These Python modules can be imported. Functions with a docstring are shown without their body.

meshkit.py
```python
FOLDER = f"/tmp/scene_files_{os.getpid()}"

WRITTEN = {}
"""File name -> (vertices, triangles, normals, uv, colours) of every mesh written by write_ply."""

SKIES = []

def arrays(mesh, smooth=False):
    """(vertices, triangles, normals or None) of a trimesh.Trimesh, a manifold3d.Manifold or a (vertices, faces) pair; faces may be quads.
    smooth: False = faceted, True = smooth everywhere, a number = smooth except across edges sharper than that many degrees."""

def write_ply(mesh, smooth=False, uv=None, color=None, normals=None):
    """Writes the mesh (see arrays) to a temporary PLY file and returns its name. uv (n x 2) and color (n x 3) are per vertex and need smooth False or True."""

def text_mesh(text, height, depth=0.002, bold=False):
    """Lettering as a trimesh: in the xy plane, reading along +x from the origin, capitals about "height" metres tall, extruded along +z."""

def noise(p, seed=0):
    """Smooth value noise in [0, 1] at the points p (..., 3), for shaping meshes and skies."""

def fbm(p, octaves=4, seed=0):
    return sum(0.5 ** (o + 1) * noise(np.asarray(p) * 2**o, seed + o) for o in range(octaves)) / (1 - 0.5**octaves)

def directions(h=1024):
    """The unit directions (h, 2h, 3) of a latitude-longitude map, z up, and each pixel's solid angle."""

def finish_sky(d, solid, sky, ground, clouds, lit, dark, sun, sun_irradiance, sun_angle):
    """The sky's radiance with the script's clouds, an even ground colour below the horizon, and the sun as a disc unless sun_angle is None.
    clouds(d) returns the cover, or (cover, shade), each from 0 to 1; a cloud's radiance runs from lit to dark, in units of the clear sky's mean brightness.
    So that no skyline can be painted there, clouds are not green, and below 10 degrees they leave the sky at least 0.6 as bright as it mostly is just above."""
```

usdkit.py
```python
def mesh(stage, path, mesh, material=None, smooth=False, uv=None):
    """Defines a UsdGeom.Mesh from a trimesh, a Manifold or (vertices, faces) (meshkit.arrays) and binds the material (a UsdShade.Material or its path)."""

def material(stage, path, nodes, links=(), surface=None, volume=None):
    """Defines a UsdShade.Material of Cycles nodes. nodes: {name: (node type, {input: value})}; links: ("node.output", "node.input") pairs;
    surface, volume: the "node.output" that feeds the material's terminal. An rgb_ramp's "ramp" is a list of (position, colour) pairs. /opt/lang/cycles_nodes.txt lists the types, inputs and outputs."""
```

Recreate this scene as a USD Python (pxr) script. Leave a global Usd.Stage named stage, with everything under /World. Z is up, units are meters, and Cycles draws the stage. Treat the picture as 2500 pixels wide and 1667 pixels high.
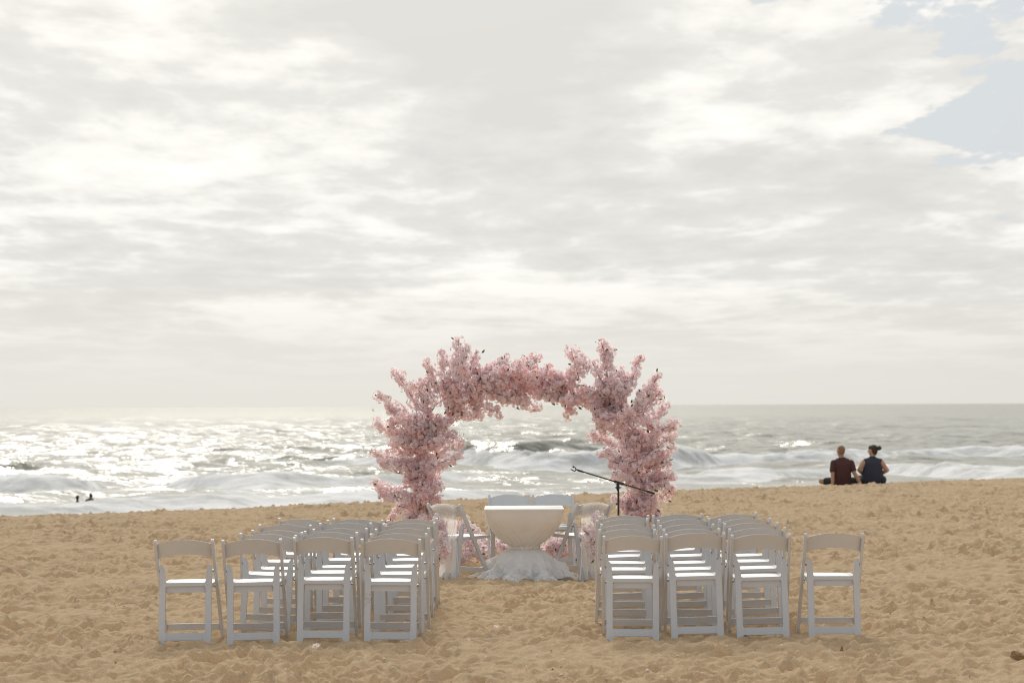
import math, random
import numpy as np, trimesh, manifold3d as m3
import usdkit, meshkit
from shapely.geometry import Polygon, box as sbox
from shapely.ops import unary_union
from scipy.interpolate import PchipInterpolator
from pxr import Usd, UsdGeom, UsdLux, UsdShade, Gf, Sdf, Vt

stage = Usd.Stage.CreateInMemory()
UsdGeom.SetStageUpAxis(stage, UsdGeom.Tokens.z)
UsdGeom.Xform.Define(stage, '/World')
UsdGeom.Scope.Define(stage, '/World/Looks')
random.seed(7)
rng = np.random.default_rng(7)
PI = math.pi

# ------------------------------------------------------------------ camera
F = 5903.0                     # focal length in pixels of the 2500 px wide photograph (85 mm)
EYE = np.array([0.0, 0.0, 1.73])
PITCH, ROLL = math.atan(154.5 / F), math.radians(-0.243)
cam = UsdGeom.Camera.Define(stage, '/World/camera')
cam.CreateHorizontalApertureAttr(36.0)
cam.CreateFocalLengthAttr(85.0)
cam.CreateFStopAttr(4.0)
cam.CreateFocusDistanceAttr(21.5)
cam.CreateExposureAttr(0.55)
_cp, _sp = math.cos(PITCH), math.sin(PITCH)
FWD = np.array([0, _cp, _sp])
_r0, _u0 = np.array([1.0, 0, 0]), np.array([0, -_sp, _cp])
# rolled clockwise: the scene's horizon rises to the right
RIGHT = math.cos(ROLL) * _r0 + math.sin(ROLL) * _u0
UP = -math.sin(ROLL) * _r0 + math.cos(ROLL) * _u0
M = Gf.Matrix4d(*RIGHT, 0, *UP, 0, *(-FWD), 0, *EYE, 1)
cam.AddTransformOp().Set(M)

def ray(px, py):
    d = FWD + RIGHT * ((px - 1250) / F) - UP * ((py - 833.5) / F)
    return d
def at(px, py, Y):             # point of the picture at depth Y
    d = ray(px, py)
    return EYE + d * (Y / d[1])
def on(px, py, z):             # point of the picture on the level z
    d = ray(px, py)
    return EYE + d * ((z - EYE[2]) / d[2])

# ------------------------------------------------------------------ sky and sun
SUN_EL, SUN_AZ = math.radians(40), math.radians(-7)
SUN = np.array([math.sin(SUN_AZ) * math.cos(SUN_EL), math.cos(SUN_AZ) * math.cos(SUN_EL), math.sin(SUN_EL)])
SKY_STRENGTH = 0.0683
# brightness of the cloud layer against the cosine of the angle to the sun: a wide aureole, darker and bluer behind
SKY_FALL = [(-1.0, (.43, .49, .585)), (-.2, (.44, .50, .595)), (0.0, (.46, .51, .59)), (.3, (.50, .53, .575)), (.5, (.62, .635, .66)), (.65, (.82, .82, .83)), (.77, (.97, .97, .97)),
            (.86, (1.03, 1.03, 1.02)), (.93, (1.25, 1.24, 1.21)), (.97, (1.7, 1.66, 1.6)), (1.0, (3.2, 3.1, 2.9))]
def unit(v):
    v = np.asarray(v, float)
    return v / np.linalg.norm(v)

def sky_material():
    n = {
        'tc': ('texture_coordinate', {}),
        'sx': ('separate_xyz', {}),
        'zmax': ('math', {'math_type': 'maximum', 'value2': 0.0}),
        'zoff': ('math', {'math_type': 'add', 'value2': 0.055}),
        'inv': ('math', {'math_type': 'divide', 'value1': 1.0}),
        'u': ('math', {'math_type': 'multiply'}),
        'v': ('math', {'math_type': 'multiply'}),
        'p': ('combine_xyz', {'z': 0.0}),
        'sky': ('sky_texture', {'sky_type': 'single_scattering', 'sun_disc': False, 'sun_elevation': SUN_EL, 'sun_rotation': SUN_AZ}),
        # cover
        'mapA': ('mapping', {'location': (23.1, 8.3, 0), 'scale': (1.1, 0.50, 1)}),
        'nA': ('noise_texture', {'scale': 1.5, 'detail': 9, 'roughness': 0.58, 'distortion': 0.25}),
        'mapB': ('mapping', {'location': (5.5, 21.3, 0.4), 'scale': (0.72, 0.50, 1)}),
        'nB': ('noise_texture', {'scale': 1.0, 'detail': 8, 'roughness': 0.55, 'distortion': 0.5}),
        'mapC': ('mapping', {'location': (3.7, 13.9, 0.4), 'scale': (1.7, 0.80, 1)}),
        'nC': ('noise_texture', {'scale': 2.6, 'detail': 9, 'roughness': 0.6, 'distortion': 0.2}),
    }
    l = [('tc.generated', 'sx.vector'), ('sx.z', 'zmax.value1'), ('zmax.value', 'zoff.value1'), ('zoff.value', 'inv.value2'),
         ('sx.x', 'u.value1'), ('inv.value', 'u.value2'), ('sx.y', 'v.value1'), ('inv.value', 'v.value2'),
         ('u.value', 'p.x'), ('v.value', 'p.y')]
    for k in 'ABC':
        l += [('p.vector', f'map{k}.vector'), (f'map{k}.vector', f'n{k}.vector')]
    # soft regions of the cloud layer: the clear gap, the thin bright cloud in front of the sun, a thick grey bank
    def region(name, px, py, r0, r1):
        n[f'd{name}'] = ('vector_math', {'math_type': 'distance', 'vector2': tuple(unit(ray(px, py)))})
        n[f'r{name}'] = ('map_range', {'range_type': 'smoothstep', 'from_min': r0, 'from_max': r1, 'to_min': 1.0, 'to_max': 0.0, 'clamp': True})
        l.extend([('tc.generated', f'd{name}.vector1'), (f'd{name}.value', f'r{name}.value')])
    region('gap', 2530, 140, 0.015, 0.105)
    region('glow', 230, 60, 0.0, 0.10)
    region('bank', 1230, 80, 0.02, 0.085)
    # clear amount: high where the gap is, broken up by the noise
    n['gapk'] = ('math', {'math_type': 'multiply', 'value2': 0.285})
    n['cov0'] = ('math', {'math_type': 'add'})
    n['puff'] = ('math', {'math_type': 'multiply_add', 'value2': 0.85, 'value3': -0.425})
    n['cov1'] = ('math', {'math_type': 'add'})
    l += [('rgap.result', 'gapk.value1'), ('gapk.value', 'cov1.value1'), ('nA.fac', 'cov1.value2'), ('nC.fac', 'puff.value1'), ('cov1.value', 'cov0.value1'), ('puff.value', 'cov0.value2')]
    n['clear'] = ('map_range', {'range_type': 'smoothstep', 'from_min': 0.74, 'from_max': 0.80, 'to_min': 0.0, 'to_max': 1.0, 'clamp': True})
    l += [('cov0.value', 'clear.value')]
    # thickness of the cloud (0 thin, bright .. 1 thick, grey)
    n['bankk'] = ('math', {'math_type': 'multiply', 'value2': 0.16})
    n['glowk'] = ('math', {'math_type': 'multiply', 'value2': 0.10})
    n['t0'] = ('math', {'math_type': 'add'})
    n['t1'] = ('math', {'math_type': 'subtract'})
    n['fine'] = ('math', {'math_type': 'multiply_add', 'value2': 0.54, 'value3': -0.27})
    n['t2'] = ('math', {'math_type': 'add'})
    n['thick'] = ('rgb_ramp', {'ramp': [(0.0, (0, 0, 0)), (0.36, (0.0, 0, 0)), (0.47, (0.4, .4, .4)), (0.54, (0.78, .78, .78)), (0.66, (1, 1, 1)), (1, (1, 1, 1))]})
    l += [('rbank.result', 'bankk.value1'), ('rglow.result', 'glowk.value1'), ('nB.fac', 't0.value1'), ('bankk.value', 't0.value2'),
          ('t0.value', 't1.value1'), ('glowk.value', 't1.value2'), ('nC.fac', 'fine.value1'), ('t1.value', 't2.value1'), ('fine.value', 't2.value2'),
          ('t2.value', 'thick.fac')]
    n['cloud'] = ('mix', {'mix_type': 'mix', 'color1': (10.8, 10.6, 10.05), 'color2': (7.55, 7.38, 7.02)})
    l += [('thick.color', 'cloud.fac')]
    # the cloud layer scatters sunlight forward: brighter towards the sun, darker away from it
    n['dot'] = ('vector_math', {'math_type': 'dot_product', 'vector2': tuple(SUN)})
    n['fdot'] = ('map_range', {'range_type': 'linear', 'from_min': -1.0, 'from_max': 1.0, 'to_min': 0.0, 'to_max': 1.0, 'clamp': True})
    n['fall'] = ('rgb_ramp', {'ramp': [(.5 + .5 * a, c) for a, c in SKY_FALL]})
    n['cloud2'] = ('vector_math', {'math_type': 'multiply'})
    l += [('tc.generated', 'dot.vector1'), ('dot.value', 'fdot.value'), ('fdot.result', 'fall.fac'), ('cloud.color', 'cloud2.vector1'), ('fall.color', 'cloud2.vector2')]
    # blue seen through the gap, veiled
    n['veil'] = ('mix', {'mix_type': 'mix', 'fac': 0.0, 'color1': (7.0, 7.3, 7.55), 'color2': (7, 7, 7)})
    n['veil2'] = ('mix', {'mix_type': 'mix', 'fac': 0.06})
    l += [('veil.color', 'veil2.color1'), ('sky.color', 'veil2.color2')]
    n['veil3'] = ('vector_math', {'math_type': 'multiply'})
    l += [('veil2.color', 'veil3.vector1'), ('fall.color', 'veil3.vector2')]
    n['all'] = ('mix', {'mix_type': 'mix'})
    l += [('clear.result', 'all.fac'), ('cloud2.vector', 'all.color1'), ('veil3.vector', 'all.color2')]
    # haze near the horizon
    n['hz'] = ('map_range', {'range_type': 'smoothstep', 'from_min': 0.0, 'from_max': 0.07, 'to_min': 1.0, 'to_max': 0.0, 'clamp': True})
    n['hcol'] = ('vector_math', {'math_type': 'multiply', 'vector1': (8.35, 8.1, 7.5)})
    n['out'] = ('mix', {'mix_type': 'mix'})
    l += [('zmax.value', 'hz.value'), ('fall.color', 'hcol.vector2'), ('hz.result', 'out.fac'), ('all.color', 'out.color1'), ('hcol.vector', 'out.color2')]
    n['bg'] = ('background_shader', {'strength': SKY_STRENGTH})
    l += [('out.color', 'bg.color')]
    return usdkit.material(stage, '/World/Looks/sky_look', n, l, surface='bg.background')

dome = UsdLux.DomeLight.Define(stage, '/World/sky')
UsdShade.MaterialBindingAPI.Apply(dome.GetPrim()).Bind(sky_material())
dome.GetPrim().SetCustomDataByKey('kind', 'structure')
sun = UsdLux.DistantLight.Define(stage, '/World/sun')
sun.CreateIntensityAttr(0.37)
sun.CreateAngleAttr(10.0)
sun.CreateColorAttr(Gf.Vec3f(1.0, 0.93, 0.83))
sun.GetPrim().CreateAttribute('inputs:normalize', Sdf.ValueTypeNames.Bool).Set(True)
_z = SUN
_x = unit(np.cross([0, 0, 1], _z)); _y = np.cross(_z, _x)
sun.AddTransformOp().Set(Gf.Matrix4d(*_x, 0, *_y, 0, *_z, 0, 0, 0, 50, 1))

# ------------------------------------------------------------------ helpers
used = {}
def numbered(path):
    k = used.get(path, 0); used[path] = k + 1
    return path if k == 0 else f'{path}_{k:03d}'
def tag(prim, label=None, category=None, group=None, kind=None):
    for k, v in (('label', label), ('category', category), ('group', group), ('kind', kind)):
        if v: prim.SetCustomDataByKey(k, v)
    return prim
def path_of(parent):
    return '/World' if parent is None else str(parent.GetPath())
def obj(name, mesh, material, parent=None, smooth=False, prim_var=None):
    p = numbered(path_of(parent) + '/' + name)
    m = usdkit.mesh(stage, p, mesh, material, smooth=smooth)
    if prim_var is not None:
        for k, arr in prim_var.items():
            arr = np.asarray(arr, np.float32)
            t = Sdf.ValueTypeNames.FloatArray if arr.ndim == 1 else Sdf.ValueTypeNames.Color3fArray
            v = Vt.FloatArray.FromNumpy(arr) if arr.ndim == 1 else Vt.Vec3fArray.FromNumpy(arr)
            UsdGeom.PrimvarsAPI(m).CreatePrimvar(k, t, 'vertex').Set(v)
    return m.GetPrim()
def thing(name, label=None, category=None, loc=(0, 0, 0), rot=(0, 0, 0), group=None):
    x = UsdGeom.Xform.Define(stage, numbered('/World/' + name))
    x.AddTranslateOp().Set(Gf.Vec3d(*map(float, loc)))
    x.AddRotateXYZOp().Set(Gf.Vec3f(*map(float, rot)))
    return tag(x.GetPrim(), label, category, group)
def dup(root, name, label, loc, rot, group=None):
    was = root.GetCustomData()
    r = thing(name, label, was['category'], loc, rot, group)
    r.GetReferences().AddInternalReference(root.GetPath())
    r.SetInstanceable(True)
    return r
cat = trimesh.util.concatenate
def bx(x0, x1, y0, y1, z0, z1):
    b = trimesh.creation.box((x1 - x0, y1 - y0, z1 - z0))
    b.apply_translation(((x0 + x1) / 2, (y0 + y1) / 2, (z0 + z1) / 2))
    return b
def tube(pts, r, n=8, cap=True):
    pts = np.asarray(pts, float)
    r = np.full(len(pts), r) if np.ndim(r) == 0 else np.asarray(r, float)
    t = np.gradient(pts, axis=0)
    v, up = [], np.array([0.31, 0.22, 0.92])
    a = np.linspace(0, 2 * PI, n, endpoint=False)
    for p, d, q in zip(pts, t, r):
        d = unit(d); e1 = np.cross(d, up)
        if np.linalg.norm(e1) < 1e-3: e1 = np.cross(d, [1, 0, 0])
        e1 = unit(e1); e2 = np.cross(d, e1)
        v.append(p + q * (np.cos(a)[:, None] * e1 + np.sin(a)[:, None] * e2))
    v = np.vstack(v); f = []
    for i in range(len(pts) - 1):
        for j in range(n):
            k = (j + 1) % n
            f += [[i * n + j, i * n + k, (i + 1) * n + k], [i * n + j, (i + 1) * n + k, (i + 1) * n + j]]
    if cap:
        v = np.vstack([v, pts[0], pts[-1]]); c = len(pts) * n
        for j in range(n):
            k = (j + 1) % n
            f += [[c, k, j], [c + 1, c - n + j, c - n + k]]
    return trimesh.Trimesh(v, f, process=False)
def extr(poly, h):
    return trimesh.creation.extrude_polygon(poly, h, engine='earcut')
def sheet(P):
    """A grid of points (rows, cols, 3) as a mesh."""
    r, c, _ = P.shape
    i = np.arange(r * c).reshape(r, c)
    q = np.stack([i[:-1, :-1], i[:-1, 1:], i[1:, 1:], i[1:, :-1]], -1).reshape(-1, 4)
    return (P.reshape(-1, 3), q)
def P2(name, nodes, links=(), surface='p.BSDF', volume=None):
    return usdkit.material(stage, '/World/Looks/' + name, nodes, links, surface=surface, volume=volume)
def plain(name, col, rough=0.5, **kw):
    return P2(name, {'p': ('principled_bsdf', {'base_color': col, 'roughness': rough, **kw})})

# ------------------------------------------------------------------ chair places read off the photograph: post tops (x, y | x, y), depth of the row
def _z(ox, oy, k, rows): return [(ox + a / k, oy + b / k, ox + c / k, oy + d / k) for a, b, c, d in rows]
_L1 = _z(360, 1240, 4.356, [(90, 340, 698, 330)])
_L2 = _z(360, 1240, 4.356, [(817, 335, 1423, 322), (975, 265, 1555, 285), (1108, 230, 1668, 240), (1192, 172, 1728, 175), (1383, 103, 1897, 125)])
_L3 = _z(700, 1200, 3.919, [(73, 435, 622, 433), (145, 387, 670, 385), (260, 352, 764, 349), (322, 297, 806, 294), (438, 254, 900, 266)])
_L4 = _z(700, 1200, 3.919, [(718, 447, 1267, 450), (810, 399, 1333, 396), (862, 352, 1364, 342), (937, 302, 1420, 292), (983, 266, 1445, 254)])
_R1 = _z(1420, 1240, 4.356, [(235, 292, 845, 293), (190, 222, 775, 222), (203, 168, 762, 174), (178, 126, 713, 108), (205, 82, 713, 69)])
_R2 = _z(1420, 1240, 4.356, [(910, 271, 1522, 257), (883, 225, 1467, 213), (850, 178, 1410, 163), (831, 122, 1367, 104), (775, 72, 1287, 55)])
_R3 = _z(1420, 1240, 4.356, [(1608, 280, 2220, 268), (1588, 215, 2168, 200), (1527, 160, 2088, 150), (1477, 116, 2013, 103), (1370, 80, 1882, 42)])
_R4 = _z(1900, 1240, 4.356, [(288, 264, 898, 264)])
ROW_D = [17.5, 18.28, 19.14, 19.95, 20.78]
TOPZ, TOPY = 0.767, 0.012
def place(c, D):
    a, b = at(c[0], c[1], D), at(c[2], c[3], D)
    mid = (a + b) / 2
    tilt = math.degrees(math.atan2(b[2] - a[2], b[0] - a[0]))
    return [mid[0] + math.radians(tilt) * 0.38, D - TOPY, float(np.clip(mid[2] - TOPZ, -0.035, 0.035)), tilt]
CHAIRS = []                    # (block, column, row, x, y, z, tilt)
for blk, cols in (('L', [_L1, _L2, _L3, _L4]), ('R', [_R1, _R2, _R3, _R4])):
    for ci, col in enumerate(cols):
        for ri, c in enumerate(col):
            CHAIRS.append((blk, ci, ri, *place(c, ROW_D[ri])))
EXTRA_FEET = []

# ------------------------------------------------------------------ sand: one sheet, shaped by a berm that falls to the sea
SV, NV = np.array([0.747, 0.665]), np.array([-0.665, 0.747])     # along the shore, out to sea
SEA_Z = -3.3
def sn(x, y): return SV[0] * x + SV[1] * y, NV[0] * x + NV[1] * y
def softplus(t): return np.where(t > 20, t, np.log1p(np.exp(np.minimum(t, 20))))
def beach(x, y):
    s, n = sn(x, y)
    z = -0.125 * 1.5 * softplus((n - 35.6) / 1.5)
    z = np.maximum(z, -5.5)
    w, wz = 1e-2, 0.0
    w = np.zeros_like(x) + 0.35; wz = np.zeros_like(x)
    for c in CHAIRS:
        g = np.exp(-(((x - c[3]) ** 2 + (y - c[4] - 0.2) ** 2) / 0.30))
        w = w + g * 1.5; wz = wz + g * 1.5 * c[5]
    return z + wz / w + 0.05 * (meshkit.noise(np.stack([x * 0.22, y * 0.22, 0 * x], -1), 3) - 0.5)

def axis(lo, hi, fine, far, grow, near=None):
    """Coordinates: spacing fine between lo and hi, growing outwards up to far."""
    a = list(np.arange(lo, hi, fine)); d = fine
    while a[-1] < far:
        d *= grow; a.append(a[-1] + d)
    d = fine; low = [a[0]]
    while low[-1] > (-far if near is None else near):
        d *= grow; low.append(low[-1] - d)
    return np.array(low[:0:-1] + a)

def axis2(fine_to, mid_to, fine, mid, far, grow):
    a = list(np.arange(0, fine_to, fine)) + list(np.arange(fine_to, mid_to, mid)); d = mid
    while a[-1] < far:
        d *= grow; a.append(a[-1] + d)
    a = np.array(a); return np.r_[-a[:0:-1], a]
gx = axis2(4.7, 13.2, 0.0185, 0.031, 260, 1.12)
gy = [-30, -20, -12, -6, -1, 3, 6, 8.5, 10.5, 12, 12.8]
y = 13.2
while y < 64:
    gy.append(y); y += 0.0017 * y
d = 0.14
while y < 300:
    gy.append(y); d *= 1.1; y += d
gy = np.array(gy)
X, Y = np.meshgrid(gx, gy)
Z = beach(X, Y)
dense = (np.abs(X) < 13.5) & (Y > 12.5) & (Y < 66)
p3 = np.stack([X, Y, 0 * X], -1)
# soft billows and lumps
def fb(sc, oc, seed, sx=1.0):
    q = p3[dense] * np.array([sc * sx, sc, 1]); q[:, 2] = seed
    return meshkit.fbm(q, oc, seed)
rip = np.zeros_like(Z)
warp = fb(1.3, 2, 11)
b1 = 1 - np.abs(2 * fb(4.6, 2, 21) - 1)
b2 = 1 - np.abs(2 * fb(10.5, 2, 31) - 1)
b0 = 1 - np.abs(2 * fb(2.4, 3, 51) - 1)
rip[dense] = 0.05 * (warp - .5) + 0.040 * (b0 ** 2 - .5) + 0.055 * (b1 ** 2 - .5) + 0.030 * (b2 ** 1.5 - .5) + 0.016 * (fb(24, 2, 41) - .5)
# trodden hollows: each an uneven oval with a pushed-up rim
for k in range(42000):
    cy = 13 + 45 * rng.uniform() ** 1.5; cx = rng.uniform(-1, 1) * min(13, .26 * cy)
    big = rng.uniform() < .15
    ry = rng.uniform(0, PI); a, b = rng.uniform(.022, .05) * (1.9 if big else 1), rng.uniform(.04, .095) * (1.9 if big else 1)
    dep = rng.uniform(.008, .030) * (2.0 if big else 1)
    R = 2.4 * b
    i0, i1 = np.searchsorted(gy, cy - R), np.searchsorted(gy, cy + R)
    j0, j1 = np.searchsorted(gx, cx - R), np.searchsorted(gx, cx + R)
    if i1 - i0 < 2 or j1 - j0 < 2: continue
    dx, dy = gx[None, j0:j1] - cx, gy[i0:i1, None] - cy
    u, v = (dx * math.cos(ry) + dy * math.sin(ry)) / a, (-dx * math.sin(ry) + dy * math.cos(ry)) / b
    v = v + rng.uniform(-.3, .3) * u * u
    r = np.sqrt(u * u + v * v)
    rip[i0:i1, j0:j1] += -dep * np.exp(-(r ** (4.5 if big else 2.4)) * 0.9) + dep * rng.uniform(.2, .55) * np.exp(-((r - 1.45) / .36) ** 2) * (1 + .7 * (u * math.cos(ry * 5) + v * math.sin(ry * 5)) / (r + .1))
# small crumbs thrown up by feet
for k in range(2600):
    cx, cy = rng.uniform(-12, 12), 14 + 30 * rng.uniform(0, 1) ** 1.6
    if rng.uniform() < .55:
        c = CHAIRS[rng.integers(len(CHAIRS))]; cx, cy = c[3] + rng.normal(0, .35), c[4] + rng.normal(.15, .45)
    R = rng.uniform(.012, .03); hgt = R * rng.uniform(.3, .7)
    i0, i1 = np.searchsorted(gy, cy - 2 * R), np.searchsorted(gy, cy + 2 * R)
    j0, j1 = np.searchsorted(gx, cx - 2 * R), np.searchsorted(gx, cx + 2 * R)
    if i1 - i0 < 1 or j1 - j0 < 1: continue
    rr = ((X[i0:i1, j0:j1] - cx) ** 2 + (Y[i0:i1, j0:j1] - cy) ** 2) / R ** 2
    rip[i0:i1, j0:j1] += hgt * np.exp(-rr * 1.4)
edge = np.clip((13.4 - np.abs(X)) / 1.0, 0, 1) * np.clip((Y - 12.5) / .8, 0, 1) * np.clip((66 - Y) / 4, 0, 1)
patch = np.ones_like(Z); patch[dense] = np.clip(.62 + 1.2 * (fb(.55, 2, 61) - .15), .65, 1.35)    # smoother and more trodden patches
rip = rip * patch * (0.54 + 0.46 * np.clip((Y - 16) / 18, 0, 1))
level = np.zeros_like(Z)
for c in CHAIRS:                                                  # trampled flat and a little lower where the chairs stand
    level = np.maximum(level, np.exp(-(((X - c[3]) / .30) ** 4 + ((Y - c[4] - .22) / .38) ** 4)))
rip = rip * (1 - .35 * level) - .016 * level
for c in CHAIRS:                                                  # feet pressed into the sand, a little heap pushed up around each
    for fx, fy in ((-.17, .0), (.17, .0), (-.2075, .47), (.2075, .47)):
        qx, qy = c[3] + fx, c[4] + fy
        i0, i1 = np.searchsorted(gy, qy - .14), np.searchsorted(gy, qy + .14); j0, j1 = np.searchsorted(gx, qx - .14), np.searchsorted(gx, qx + .14)
        rr = np.sqrt((gx[None, j0:j1] - qx) ** 2 + (gy[i0:i1, None] - qy) ** 2 * .8)
        rip[i0:i1, j0:j1] += rng.uniform(.0, .010) * np.exp(-((rr - .045) / .030) ** 2)
Z = Z + rip * edge
_gz = Z
def ground(px, py):
    i = int(np.clip(np.searchsorted(gy, py) - 1, 0, len(gy) - 2)); j = int(np.clip(np.searchsorted(gx, px) - 1, 0, len(gx) - 2))
    ty, tx = (py - gy[i]) / (gy[i + 1] - gy[i]), (px - gx[j]) / (gx[j + 1] - gx[j])
    return float((_gz[i, j] * (1 - tx) + _gz[i, j + 1] * tx) * (1 - ty) + (_gz[i + 1, j] * (1 - tx) + _gz[i + 1, j + 1] * tx) * ty)
sand_look = P2('sand_look', {
    'g': ('geometry', {}),
    'n1': ('noise_texture', {'scale': 95.0, 'detail': 4, 'roughness': 0.85}),
    'n2': ('noise_texture', {'scale': 1.1, 'detail': 5, 'roughness': 0.6}),
    'n3': ('noise_texture', {'scale': 60.0, 'detail': 4, 'roughness': 0.65}),
    'r1': ('rgb_ramp', {'ramp': [(0.0, (.26, .165, .085)), (.38, (.50, .352, .206)), (.5, (.575, .42, .255)), (.62, (.65, .485, .31)), (1, (.86, .71, .53))]}),
    'r2': ('rgb_ramp', {'ramp': [(0.0, (.84, .83, .82)), (.5, (1, 1, 1)), (1, (1.08, 1.08, 1.08))]}),
    'm': ('mix', {'mix_type': 'multiply', 'fac': 1.0}),
    'b': ('bump', {'strength': 0.5, 'distance': 0.006}),
    'b2': ('bump', {'strength': 0.7, 'distance': 0.003}),
    'p': ('principled_bsdf', {'roughness': 0.95, 'specular_ior_level': 0.15, 'diffuse_roughness': 0.6})},
    [('g.position', 'n1.vector'), ('g.position', 'n2.vector'), ('g.position', 'n3.vector'), ('n1.fac', 'r1.fac'), ('n2.fac', 'r2.fac'),
     ('r1.color', 'm.color1'), ('r2.color', 'm.color2'), ('m.color', 'p.base_color'), ('n3.fac', 'b.height'), ('n1.fac', 'b2.height'), ('b.normal', 'b2.normal'), ('b2.normal', 'p.normal')])
sand = obj('sand', sheet(np.stack([X, Y, Z], -1)), sand_look, smooth=True)
tag(sand, 'trodden tan beach sand with soft hollows', None, None, 'structure')

# ------------------------------------------------------------------ sea
def sea_px(px, py):
    q = on(px, py, SEA_Z); return q[0], q[1]
WAVES = [   # each: (x, crest y, foot y, foam) along the crest
    [(700, 1137, 1141, .2), (850, 1122, 1135, .6), (1100, 1112, 1140, 1), (1250, 1110, 1146, 1), (1400, 1108, 1147, 1), (1600, 1087, 1141, 1), (1680, 1100, 1138, .9), (1760, 1110, 1132, .8), (1900, 1106, 1130, 1), (2050, 1105, 1128, 1), (2250, 1100, 1112, .6), (2350, 1093, 1108, .9), (2520, 1090, 1108, .9)],
    [(1000, 1102, 1109, 0), (1080, 1084, 1110, 0), (1150, 1083, 1112, 0), (1220, 1087, 1112, .25), (1280, 1087, 1112, .2), (1350, 1083, 1110, 0), (1420, 1092, 1108, 0), (1520, 1099, 1106, 0)],
    [(-40, 1128, 1154, 0), (30, 1131, 1153, 0), (100, 1134, 1150, .2), (190, 1134, 1148, .5), (240, 1143, 1147, 0)],
    [(1900, 1087, 1093, 0), (1960, 1080, 1094, 0), (2030, 1081, 1094, 0), (2120, 1090, 1094, 0), (2180, 1084, 1092, 0), (2240, 1089, 1091, 0)],
    [(510, 1127, 1134, 0), (560, 1122, 1136, 0), (620, 1132, 1136, 0), (690, 1134, 1137, 0)],
    [(-40, 1165, 1199, 1), (100, 1163, 1199, 1), (200, 1172, 1196, .9), (260, 1178, 1187, .5), (380, 1183, 1187, .3), (430, 1178, 1192, .8), (520, 1165, 1197, 1), (650, 1162, 1199, 1), (780, 1167, 1194, 1), (900, 1166, 1190, 1), (1000, 1160, 1185, .8), (1130, 1157, 1174, .6), (1250, 1168, 1175, .1)],
    [(1560, 1172, 1178, .2), (1600, 1166, 1178, .6), (1700, 1156, 1176, 1), (1850, 1150, 1172, 1), (1980, 1148, 1160, .6), (2150, 1138, 1152, .7), (2300, 1137, 1160, .9), (2520, 1139, 1164, .9)],
    [(-40, 1230, 1260, 1), (150, 1228, 1255, 1), (300, 1222, 1250, 1), (400, 1215, 1245, 1), (550, 1216, 1243, 1), (700, 1220, 1235, .8), (850, 1212, 1232, 1), (950, 1205, 1228, 1), (1100, 1202, 1222, .8), (1300, 1203, 1212, .5), (1500, 1205, 1213, .3)],
    [(1250, 1172, 1176, 0), (1330, 1168, 1176, 0), (1400, 1170, 1175, 0), (1460, 1172, 1176, 0)],
    [(80, 1217, 1224, 0), (150, 1212, 1222, 0), (230, 1208, 1219, 0), (300, 1214, 1219, 0)],
]
wx = axis(-60, 60, 0.5, 16000, 1.06)
wy = [25.0, 45, 60, 70, 78, 84, 88]
y, d = 91.0, 0.5
while y < 16000:
    wy.append(y)
    if y > 290: d *= 1.010 if y < 1500 else 1.05
    y += d
wy = np.array(wy)
WX, WY = np.meshgrid(wx, wy)
S, N = sn(WX, WY)
H = np.zeros_like(WX); FO = np.zeros_like(WX)
act = (WY < 1200) & (np.abs(WX) < 300)
def nz(sc_s, sc_n, oc, seed, mask):
    q = np.stack([S[mask] / sc_s, N[mask] / sc_n, np.full(mask.sum(), seed * 1.7)], -1)
    return meshkit.fbm(q, oc, seed)
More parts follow.
